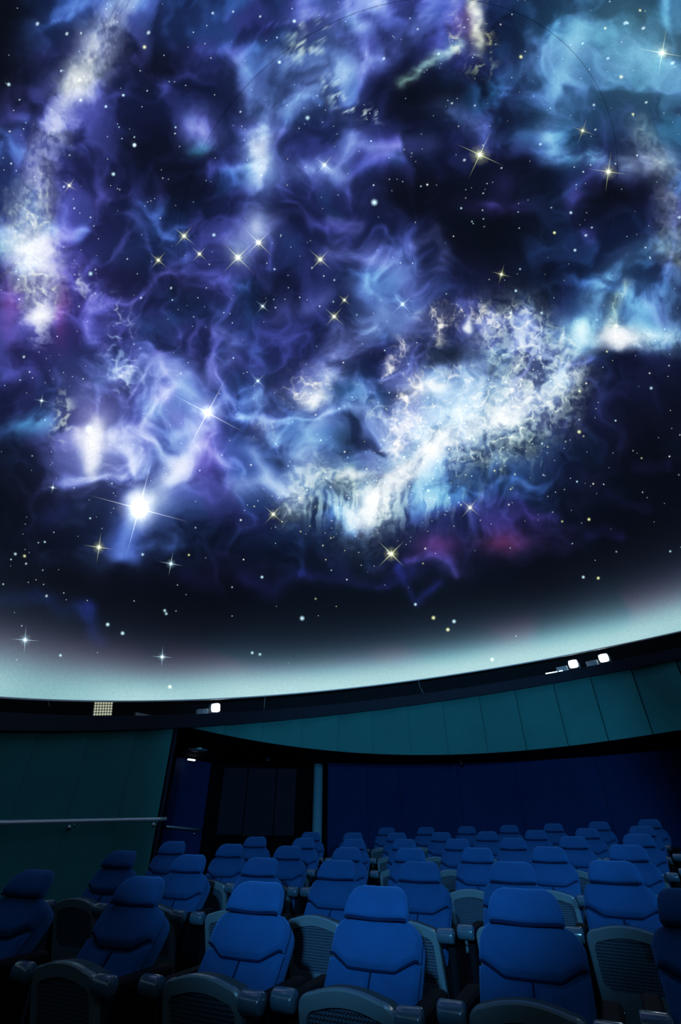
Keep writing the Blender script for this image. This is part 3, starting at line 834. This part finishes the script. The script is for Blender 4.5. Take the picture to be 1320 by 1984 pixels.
def upright(name, p, q, zb, zt, th, material, kind=None, parent=None):
    """upright slab over the plan line p-q, thickness th away from the camera"""
    p = np.array(p[:2]); q = np.array(q[:2]); t = (q - p) / np.linalg.norm(q - p); n = np.array([-t[1], t[0]])
    if n @ p < 0: n = -n
    zb0, zb1 = (zb, zb) if not callable(zb) else (zb(*p), zb(*q))
    pts = [p, q, q + n * th, p + n * th]; zbs = [zb0, zb1, zb1, zb0]
    v = [(*a, z) for a, z in zip(pts, zbs)] + [(*a, zt) for a in pts]
    return mesh_obj(name, v, [(0, 3, 2, 1), (4, 5, 6, 7), (0, 1, 5, 4), (1, 2, 6, 5), (2, 3, 7, 6), (3, 0, 4, 7)], material, parent, False, kind)


ZC = Z_SOF + .04
fl = lambda x, y: floor_z(x, y) - .01
E_in = wall_point(A_EDGE, R_PAN, 0); E_out = wall_point(A_EDGE - .012, R_PAN + .42, 0)
ret = upright('wall_return', E_in, E_out, fl, z_soffit(A_EDGE, R_PAN + .42), .05, M['fascia'], 'structure'); ret.name = 'wall_end'
p0 = at_dist(330, 1540, 11.5); p1 = at_dist(402, 1540, 12.3)
M['door_blue'] = mat('passage_wall_paint', (0.012, 0.035, 0.16), .7, var=.2, vscale=3)
wp = upright('wall_passage', p0, p1, fl, ZC, .06, M['door_blue'], 'structure')
p2 = at_dist(403, 1540, 12.2); p3 = at_dist(424, 1540, 12.2)
upright('trim_3', p2, p3, fl, ZC, .12, M['post'], 'structure')
p4 = at_dist(424, 1540, 12.3); p5 = at_dist(578, 1540, 12.3)
win = upright('window_1', p4, p5, fl, ZC, .06, M['post'], 'structure')
win['label'] = 'dark control room window set in the rear of the gallery'
# panes of the window in front of its dark backing
pp = np.array(p4[:2]); qq = np.array(p5[:2])
for k, (s0, s1) in enumerate(((.03, .33), (.345, .70), (.715, .97))):
    a = pp + (qq - pp) * s0; b_ = pp + (qq - pp) * s1; sh = -np.array([a[0], a[1]]) / np.hypot(*a) * .03
    upright('pane', a + sh, b_ + sh, floor_z(*a) + .55, ZC - .12, .012, M['glass'], None, win)
sh = -pp / np.hypot(*pp) * .05
upright('sill', pp + sh, qq + sh, floor_z(*pp) + .42, floor_z(*pp) + .52, .05, M['post'], None, win)
p6 = at_dist(576, 1540, 12.1); p7 = at_dist(603, 1540, 12.1)
upright('trim_4', p6, p7, fl, ZC, .25, M['post'], 'structure')
p8 = at_dist(602, 1540, 12.3); p9 = at_dist(640, 1540, 12.3)
upright('trim_5', p8, p9, fl, ZC, .06, M['post'], 'structure')
upright('wall_side', _e0, _e1, fl, Z_SOF + .3, .05, M['fascia'], 'structure')
# round column
c0 = at_dist(616, 1540, 12.0); cz0 = floor_z(c0[0], c0[1])
mb = MB()
mb.loft([[(c0[0] + r * math.cos(k * PI / 12), c0[1] + r * math.sin(k * PI / 12), z) for k in range(24)] for r, z in ((.13, cz0), (.13, cz0 + .04), (.105, cz0 + .05), (.105, ZC - .0))])
col = mb.build('column', M['column'], smooth=True)
tag(col, 'slim round painted column in front of the rear wall', 'column')

# ------------------------------------------------------------------ handrails
def rail_thing(pts, brackets, label, r=.026):
    base = empty('handrail', tuple(pts[0])); tag(base, label, 'handrail', 'wall handrails')
    loc = np.array(pts[0])
    b1 = MB(); b1.tube([np.array(p) - loc for p in pts], r, 12); b1.build('rail', M['rail'], base, True)
    for p, w in brackets:
        m_ = MB(); p = np.array(p) - loc; w = np.array(w) - loc
        m_.tube([p - (0, 0, r), p - (0, 0, .06), (p + w) / 2 - (0, 0, .075), w - (0, 0, .07)], .009, 8)
        u = (w - p) / np.linalg.norm(w - p)
        c_ = w - np.array((0, 0, .07)); m_.tube([c_ - u * .012, c_ + u * .004], .032, 12)
        m_.build('bracket', M['chrome'], base, True)
    return base


RR = R_PAN - .09
pts = []
for k in range(25):
    x = -160 + (322 + 160) * k / 24
    a, z = wall_az(x, 1594 - 7 * x / 322, RR)
    pts.append(wall_point(a, RR, z))
br = []
for x in (146, 306):
    a, z = wall_az(x, 1594 - 7 * x / 322, RR); br.append((wall_point(a, RR, z), wall_point(a, R_PAN, z)))
rail_thing(pts, br, 'long bright metal handrail along the teal panelled wall')
q0 = at_dist(322, 1601, 11.3); q1 = at_dist(391, 1608, 12.05)
nrm = np.array([-(q1 - q0)[1], (q1 - q0)[0], 0]); nrm /= np.linalg.norm(nrm); nrm = nrm if nrm @ (q0 - CAM) > 0 else -nrm
mid = q0 + (q1 - q0) * .93
rail_thing([q0, q0 + (q1 - q0) * .5, q1], [(mid, mid + nrm * .12)], 'short handrail on the blue passage wall beside the long one', .018)

# ------------------------------------------------------------------ seats
def pad(outline_l, outline_r, low, top, depth, nu=18, nv=12, p=6.0):
    """padded surface in the seat-back plane: s across, t along; returns verts (s, d, t)"""
    v, f = [], []
    for j in range(nv + 1):
        vv_ = j / nv
        for i in range(nu + 1):
            u = i / nu
            t0, t1 = low(u), top(u)
            t = t0 + (t1 - t0) * vv_
            s = outline_l(t) + (outline_r(t) - outline_l(t)) * u
            e = (1 - abs(2 * u - 1) ** p) * (1 - abs(2 * vv_ - 1) ** p)
            v.append((s, -depth * math.sqrt(max(e, 0)), t))
    for j in range(nv):
        for i in range(nu):
            a = j * (nu + 1) + i; f.append((a, a + 1, a + nu + 2, a + nu + 1))
    return v, f


def sup(cx, w, d, n=28, e=.55):
    r = []
    for k in range(n):
        a = 2 * PI * k / n; c, s = math.cos(a), math.sin(a)
        r.append((cx + w * math.copysign(abs(c) ** e, c), d * math.copysign(abs(s) ** e, s)))
    return r


REC = math.radians(37)
BK0 = np.array([0, .330, .832])       # top centre of the back's front surface
su, cu = math.sin(REC), math.cos(REC)


def back_to_local(s, d, t):
    """t: distance below the top along the back (negative down), d: depth along the back's normal (negative towards the sitter)"""
    return (s, BK0[1] + t * su + d * cu, BK0[2] + t * cu - d * su)


BW = .197


def bl(t):
    # half width of the back at distance t (<=0) below its top, rounded shoulders
    q = -t
    sh = .075
    w = BW
    if q < sh: w = BW - .085 * (1 - math.sqrt(max(0, 1 - ((sh - q) / sh) ** 2)))
    w -= .016 * sst(np.float32(.15), np.float32(.50), np.float32(q))
    return float(w)


def make_seat():
    root = empty('cinema_seat')
    # back shell
    mb = MB(); secs = []
    for t in (-.385, -.38, -.36, -.3, -.2, -.12, -.07, -.045, -.022, -.008, .002):
        w = bl(min(t, -.0005)) - .004; d = .055 if t > -.45 else .045
        if t > -.02: d *= .75
        if t > 0: d *= .5; w -= .02
        secs.append([back_to_local(x, y + .055, t) for x, y in sup(0, w, d)])
    mb.loft(secs); mb.build('back_shell', M['fabric'], root, True)
    # upper pad with the dipped lower edge
    SEAM = .172

    def low(u):
        a = abs(2 * u - 1)
        return -SEAM + (.042 * min(1, max(0, (a - .52) / .40)) if a > .52 else 0) - .003 * (1 - a)
    v, f = pad(lambda t: -bl(t), lambda t: bl(t), low, lambda u: -.001 - .012 * abs(2 * u - 1) ** 4, .044, 30, 18, 12)
    mb = MB(); mb.add([back_to_local(s, d + .012, t) for s, d, t in v], f); mb.build('upper_pad', M['fabric'], root, True)
    for sg in (-1, 1):
        l0 = (lambda t: -bl(t)) if sg < 0 else (lambda t: .004)
        r0 = (lambda t: -.004) if sg < 0 else (lambda t: bl(t))

        def top(u, sg=sg):
            uu = (u * .5) if sg < 0 else (.5 + u * .5)
            return low(uu) - .010
        v, f = pad(l0, r0, lambda u: -.375, top, .026, 14, 12, 14)
        mb = MB(); mb.add([back_to_local(s, d + .012, t) for s, d, t in v], f); mb.build('lumbar_pad', M['fabric'], root, True)
    # dark tubes along the pad edges, standing in for shade in the grooves
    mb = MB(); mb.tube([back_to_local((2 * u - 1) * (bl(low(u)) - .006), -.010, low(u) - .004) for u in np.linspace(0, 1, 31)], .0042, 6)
    mb.build('seam', M['shade_line'], root, True)
    mb = MB(); mb.tube([back_to_local(0, -.006, t) for t in np.linspace(-SEAM - .012, -.37, 6)], .0032, 6); mb.build('seam', M['shade_line'], root, True)
    # headrest
    hr = math.radians(33); hb = np.array([0, .285, .843]); hl = .132
    mb = MB(); secs = []
    for q, wq, dq in ((0, .130, .024), (.002, .139, .036), (.008, .1440, .043), (.025, .1430, .046), (.045, .138, .046), (.065, .131, .044), (.082, .121, .039), (.095, .106, .031), (.104, .088, .021), (.109, .066, .010)):
        cen = hb + np.array([0, math.sin(hr), math.cos(hr)]) * (q * 1.20)
        sc_ = []
        for x, y in sup(0, wq, dq, 32, .62):
            bow = .030 * (x / .14) ** 2        # wraps round the head
            yy = y + .030 - bow * .9
            sc_.append((x, cen[1] + yy * math.cos(hr), cen[2] - yy * math.sin(hr)))
        secs.append(sc_)
    mb.loft(secs); hr_o = mb.build('headrest', M['fabric'], root, True)
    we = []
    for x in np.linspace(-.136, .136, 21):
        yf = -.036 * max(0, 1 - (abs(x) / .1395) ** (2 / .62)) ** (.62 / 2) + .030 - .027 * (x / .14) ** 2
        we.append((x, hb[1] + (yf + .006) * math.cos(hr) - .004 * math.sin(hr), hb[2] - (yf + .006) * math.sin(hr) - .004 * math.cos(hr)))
    mb = MB(); mb.tube(we, .0065, 6); mb.build('shade_line', M['shade_line'], hr_o, True)  # near-black tube in place of the shadow line below the headrest
    mb = MB(); mb.rbox((-.05, .36, .80), (.05, .385, .90), .006); mb.build('headrest_bracket', M['black'], root)
    # tipped-up seat
    SW, Z0, Z1 = .190, .29, .692

    def arch(w, z0, z1, n=12, rc=.055, crown=.022):
        """outline x,z of the seat shell: flat bottom, crowned top with round corners"""
        o = [(-w + .03, z0), (w - .03, z0), (w, z0 + .03)]
        for k in range(n + 1):
            a = (PI / 2) * k / n; o.append((w - rc + rc * math.cos(a), z1 - crown - rc + rc * math.sin(a)))
        for k in range(1, 9):
            x = (w - rc) * (1 - 2 * k / 9); o.append((x, z1 - crown + crown * (1 - (x / (w - rc)) ** 2)))
        for k in range(n + 1):
            a = PI / 2 + (PI / 2) * k / n; o.append((-w + rc + rc * math.cos(a), z1 - crown - rc + rc * math.sin(a)))
        o.append((-w, z0 + .03))
        return o
    lean = lambda z: -.045 + .125 * (Z1 - z) / (Z1 - Z0)
    out = arch(SW, Z0, Z1); inn = arch(SW - .030, Z0 + .13, Z1 - .050, rc=.045, crown=.018)
    n = len(out)
    ring = lambda o, y: [(x, y + lean(z), z) for x, z in o]
    oc = [(x * .975, z - .006 if z > .5 else z + .004) for x, z in out]
    mb = MB(); v = ring(out, .028) + ring(out, .006) + ring(oc, 0) + ring(inn, 0) + ring(inn, .016)
    f = []
    for lv in range(4):
        for k in range(n):
            q = (k + 1) % n; f.append((lv * n + k, lv * n + q, (lv + 1) * n + q, (lv + 1) * n + k))
    mb.add(v, f); shell = mb.build('seat_shell', M['shell'], root, False)
    mb = MB(); mb.add(ring(arch(SW - .030, Z0 + .13, Z1 - .050, rc=.045, crown=.018), .015), [tuple(range(n))]); mb.build('perforated_panel', M['perf'], shell)
    for sx in (-.10, .10):
        mb = MB(); mb.loft([[(sx + .008 * math.cos(k * PI / 5), y_, Z0 + .06 + .008 * math.sin(k * PI / 5)) for k in range(10)] for y_ in (.055, .024)])
        mb.build('screw', M['chrome'], shell, True)
    co = arch(SW - .004, Z0 + .02, Z1 - .002, rc=.05)
    mb = MB(); secs = [ring([(x * k_, (z - .5) * k_ + .5) for x, z in co], y) for y, k_ in ((.022, .99), (.03, 1.0), (.085, .985), (.105, .95), (.112, .88))]
    mb.loft(secs); mb.build('seat_cushion', M['cushion'], root, True)
    # armrests with round noses and their standards
    for sg in (-1, 1):
        x0, x1 = sorted((sg * .196, sg * .287))
        NC = np.array([-.030, .640]); r_ = .034
        secs = []
        for x, kk in ((x0, .80), (x0 + .004, .95), (x0 + .010, 1), (x1 - .010, 1), (x1 - .004, .95), (x1, .80)):
            secs.append([(x, NC[0] + r_ * kk * math.cos(2 * PI * k / 20), NC[1] + r_ * kk * math.sin(2 * PI * k / 20)) for k in range(20)])
        mb = MB(); mb.loft(secs); arm = mb.build('armrest_nose', M['arm'], root, True)
        mb = MB(); mb.rbox((x0 + .012, NC[0] + .01, .60), (x1 - .012, .33, .645), .01); mb.build('armrest', M['frame'], root, False)
        xm = (x0 + x1) / 2
        mb = MB(); mb.rbox((xm - .022, .05, .03), (xm + .022, .28, .605), .008); mb.build('standard', M['frame'], root)
        mb = MB(); mb.rbox((xm - .035, .0, .0), (xm + .035, .36, .03), .008); mb.build('foot', M['frame'], root)
    mb = MB(); mb.tube([(-.24, .12, .33), (.24, .12, .33)], .018, 10); mb.build('hinge_bar', M['frame'], root, True)
    mb = MB(); mb.rbox((-.17, .20, .30), (.17, .24, .60), .01); mb.build('back_support', M['frame'], root)
    return root


def copy_tree(o, parent=None):
    c = o.copy(); COL.objects.link(c); c.parent = parent
    for ch in list(o.children): copy_tree(ch, c)
    return c


HEADS = [
    [(-1.6, 3.21, -17), (-.96, 3.06, -17), (-.35, 2.89, -17), (.2, 2.71, -17), (.78, 2.53, -17), (1.37, 2.34, -17)],
    [(-1.69, 4.61, -13), (-1.08, 4.47, -14), (-.51, 4.31, -15), (.04, 4.14, -17), (.56, 3.96, -18), (1.12, 3.78, -19), (1.66, 3.59, -21), (2.22, 3.37, -22)],
    [(-1.66, 5.83, -8), (-1.03, 5.74, -10), (-.44, 5.62, -13), (.1, 5.47, -15), (.68, 5.3, -18), (1.24, 5.11, -20), (1.78, 4.9, -22), (2.33, 4.67, -25), (2.87, 4.41, -27)],
    [(-1.01, 6.97, -5), (-.44, 6.9, -9), (.16, 6.79, -12), (.74, 6.65, -16), (1.32, 6.46, -19), (1.89, 6.24, -23), (2.45, 5.98, -27), (2.99, 5.69, -30), (3.5, 5.37, -33)],
    [(-.41, 8.14, -3), (.17, 8.08, -8), (.8, 7.97, -13), (1.4, 7.81, -18), (1.99, 7.6, -23), (2.57, 7.33, -27), (3.11, 7.02, -32), (3.6, 6.68, -36), (4.07, 6.3, -40)],
    [(.77, 9.29, -9), (1.39, 9.17, -15), (2.02, 8.98, -21), (2.64, 8.72, -27), (3.22, 8.4, -33), (3.71, 8.04, -38), (4.22, 7.6, -43)]]


def even(row):
    P_ = np.array([r[:2] for r in row]); d_ = np.r_[0, np.cumsum(np.linalg.norm(np.diff(P_, axis=0), axis=1))]
    t_ = np.linspace(0, d_[-1], len(row)) * .75 + d_ * .25
    return [(float(np.interp(t, d_, P_[:, 0])), float(np.interp(t, d_, P_[:, 1])), r[2]) for t, r in zip(t_, row)]


HEADS = [HEADS[0]] + [even(r) for r in HEADS[1:]]
ORD = ['first', 'second', 'third', 'fourth', 'fifth', 'sixth', 'seventh', 'eighth', 'ninth']
ROWN = ['front', 'second', 'third', 'fourth', 'fifth', 'rearmost']
proto = make_seat(); used = False


def place(hx, hy, ang, label):
    global used
    psi = math.radians(-ang * .85 + 11)
    ox, oy = hx - .42 * math.sin(psi), hy - .42 * math.cos(psi)
    o = proto if not used else copy_tree(proto)
    used = True
    o.location = (ox, oy, floor_z(ox, oy)); o.rotation_euler = (0, 0, -psi)
    tag(o, label, 'seat', 'blue seats in curved rows')
    # keep the head height on the fitted surface although the floor dishes
    return o


for k, row in enumerate(HEADS):
    for j, (hx, hy, an) in enumerate(row):
        place(hx, hy, an, f'blue padded tip-up seat, {ORD[j]} from the handrail side in the {ROWN[k]} row')

# ------------------------------------------------------------------ lamps and bits in the cove
def cove_frame(px, py, rho):
    a, h = ring_az(px, py, rho)
    P = ring_point(a, rho, H_LIP(a) - .03)
    r = E1 * math.cos(a) + E2 * math.sin(a)            # outward
    return a, P, r


def local_root(name, P, r):
    """empty on the cove ledge whose -y axis looks to the dome centre, z along the dome axis"""
    y = Vector(r); z = Vector(DN); x = y.cross(z)
    o = bpy.data.objects.new(name, None); COL.objects.link(o); o.empty_display_size = .1
    o.matrix_world = Matrix(((x[0], y[0], z[0], P[0]), (x[1], y[1], z[1], P[1]), (x[2], y[2], z[2], P[2]), (0, 0, 0, 1)))
    return o


def flood(P, r, label, body_side=-1, lit=True, tiltz=.0):
    o = local_root('flood_lamp', P, r); tag(o, label, 'lamp', 'flood lamps in the dome cove')
    mb = MB(); mb.rbox((-.085, .0, .055), (.085, .11, .205), .012); mb.build('housing', M['lamp_body'], o)
    mb = MB(); mb.loft([[(x, y, z + .13) for x, z in sup(0, .078, .068, 20, .5)] for y in (.0, -.012)]); mb.build('lens', M['lens_on'] if lit else M['led_glint'], o)
    mb = MB(); mb.rbox((-.098, .03, .0), (-.086, .07, .15), .003); mb.rbox((.086, .03, .0), (.098, .07, .15), .003); mb.rbox((-.098, .03, .0), (.098, .07, .012), .003); mb.build('yoke', M['lamp_body'], o)
    x0, x1 = (-.33, -.12) if body_side < 0 else (.12, .33)
    mb = MB(); mb.rbox((x0, .02, .0), (x1, .11, .13), .01); mb.build('ballast_box', M['lamp_body'], o)
    mb = MB()
    for k in range(4): mb.box((x0 + .11 + k * .022, .012, .03), (x0 + .118 + k * .022, .02, .11))
    mb.build('cooling_fin', M['chrome'], o)
    return o


names = {418: 'lit flood lamp in the cove above the passage opening', 1110: 'lit flood lamp in the cove beside a white strip lamp', 1168: 'lit flood lamp in the cove throwing a glow on the dome screen'}
for px, py in ((418, 1371), (1110, 1283), (1168, 1269)):
    a, P, r = cove_frame(px, py, RD + .10)
    o = flood(P, r, names[px])
    c = P + DN * .13 - r * .03
    spot('flood_light', tuple(c), tuple(DC + DN * (1.0 if px != 1168 else 2.4) - np.array([0, 0, 0])), 25, (.7, .85, 1.0), 1.6, .8, .05)
for az, tgt, en, colr, size, bld in COVE:
    a = math.radians(az); r = E1 * math.cos(a) + E2 * math.sin(a); P = ring_point(a, RD + .10, H_LIP(a) - .03)
    flood(P, r, 'lit flood lamp in the cove facing the seats from ' + ('behind the camera stand' if az > 0 else 'the side opposite the handrail'))
    spot('flood_light', tuple(P + DN * .13 - r * .06), tgt, en, colr, size, bld, .05)

# LED matrix
a, P, r = cove_frame(200, 1372, RD + .08)
o = local_root('led_matrix_lamp', P, r); tag(o, 'square silver matrix lamp with rows of small lenses in the cove', 'lamp')
mb = MB(); mb.rbox((-.155, .0, .0), (.155, .05, .235), .006); mb.build('housing', M['led_board'], o)
base = None
for i in range(7):
    for j in range(6):
        x = -.129 + i * .043; z = .024 + j * .038
        if base is None:
            mb = MB()
            mb.loft([[(rr * math.cos(k * PI / 4), yy, rr * math.sin(k * PI / 4)) for k in range(8)] for rr, yy in ((.016, 0), (.015, -.008), (.009, -.014))])
            base = mb.build('lenslet', M['led_glint'], o, True); q = base
        else:
            q = base.copy(); COL.objects.link(q); q.parent = o
        q.location = (x, 0, z)
# white wedge bracket
a, P, r = cove_frame(277, 1384, RD + .04)
o = local_root('wedge_bracket', P, r)
mb = MB(); mb.add([(-.12, 0, 0), (.15, 0, 0), (.15, 0, .034), (-.12, 0, .088), (-.12, .05, 0), (.15, .05, 0), (.15, .05, .034), (-.12, .05, .088)], [(0, 1, 2, 3), (7, 6, 5, 4), (0, 4, 5, 1), (1, 5, 6, 2), (2, 6, 7, 3), (3, 7, 4, 0)])
mb.build('plate', M['lamp_body'], o); mb = MB(); mb.rbox((.06, -.006, .02), (.11, .0, .034), .002); mb.build('clip', M['chrome'], o)
tag(o, 'small pale wedge shaped bracket beside the matrix lamp in the cove', 'bracket')
# strip lamps
for k, (x0, x1, y0, y1, lab) in enumerate(((1058, 1079, 1303.5, 1300, 'thin white strip lamp lying on the cove lip'), (1083, 1090, 1299.5, 1298, 'tiny white indicator lamp at the end of the strip lamp'))):
    a, P, r = cove_frame((x0 + x1) / 2, (y0 + y1) / 2, RD + .02)
    o = local_root('strip_lamp', P, r); hw = (.11, .035)[k]
    mb = MB(); mb.rbox((-hw, -.012, .022), (hw, .012, .052), .006); mb.build('tube', M['strip_on'], o)
    mb = MB(); mb.rbox((-hw, .012, .015), (hw, .03, .05), .004); mb.build('holder', M['lamp_body'], o)
    tag(o, lab, 'lamp')
# hanging wires between rim and cove
for px0, py0, px1, py1, lab in ((93, 1357, 96, 1369, 'short loose wire under the dome rim near the matrix lamp'), (514, 1350, 512, 1374, 'straight thin wire between dome rim and cove near the passage lamp'), (811, 1318, 821, 1344, 'bent thin wire between dome rim and cove above the teal panels')):
    a, h = ring_az(px0, py0); a2, h2 = ring_az(px1, py1)
    P0 = ring_point(a, RD + .0, min(h, -.002)); P1 = ring_point(a2, RD + .005, h2)
    mm = P0 * .5 + P1 * .5 + (P1 - P0) @ DN * 0 - E2 * (.02 if px0 == 811 else 0) * -1
    mb = MB(); mb.tube([P0, P0 * .7 + mm * .3, mm, P1 * .7 + mm * .3, P1], .006, 6)
    tag(mb.build('hanging_wire', M['wire'], smooth=True), lab, 'wire')

# gallery ceiling fixtures
def ceil_pt(px, py):
    d = ray(px, py); t = 9.0
    for _ in range(40):
        P = CAM + d * t
        az = wrap(math.atan2(P[1] - DC[1], P[0] - DC[0]) - AZ0); rho = math.hypot(P[1] - DC[1], P[0] - DC[0])
        t = .5 * t + .5 * (z_soffit(az, rho) - .006 - CAMZ) / d[2]
    return CAM + d * t


P = ceil_pt(386, 1451)
o = empty('ceiling_light', tuple(P)); tag(o, 'round dim ceiling light over the passage', 'light')
mb = MB(); mb.loft([[(rr * math.cos(k * PI / 12), rr * math.sin(k * PI / 12), z) for k in range(24)] for rr, z in ((.17, .0), (.17, -.02), (.14, -.045))]); mb.build('bowl', M['lamp_body'], o, True)
mb = MB(); mb.loft([[(rr * math.cos(k * PI / 12), rr * math.sin(k * PI / 12), z) for k in range(24)] for rr, z in ((.18, .0), (.18, -.012))]); mb.build('ring', M['chrome'], o)
P = ceil_pt(372, 1467) - np.array([0, 0, .05])
o = empty('passage_light', tuple(P), math.atan2((p1 - p0)[1], (p1 - p0)[0])); tag(o, 'small lit strip light at the head of the blue passage wall', 'light')
mb = MB(); mb.rbox((-.10, -.02, -.014), (.10, .02, .014), .004); mb.build('tube', M['strip_on'], o)
mb = MB(); mb.rbox((-.12, -.03, .014), (.12, .03, .05), .004); mb.build('mount', M['black'], o)
for px, py, lab in ((519, 1466, 'small spot fitting under the black soffit near the window'), (893, 1473, 'tiny fitting under the black soffit above the rear seats')):
    P = ceil_pt(px, py)
    o = empty('spot_fitting', tuple(P)); tag(o, lab, 'light')
    mb = MB(); mb.loft([[(rr * math.cos(k * PI / 8), rr * math.sin(k * PI / 8), z) for k in range(16)] for rr, z in ((.03, 0), (.035, -.03), (.045, -.07))]); mb.build('can', M['black'], o, True)
    mb = MB(); mb.loft([[(rr * math.cos(k * PI / 8), rr * math.sin(k * PI / 8), z) for k in range(16)] for rr, z in ((.038, -.0701), (.03, -.078))]); mb.build('lens', M['chrome'], o, True)
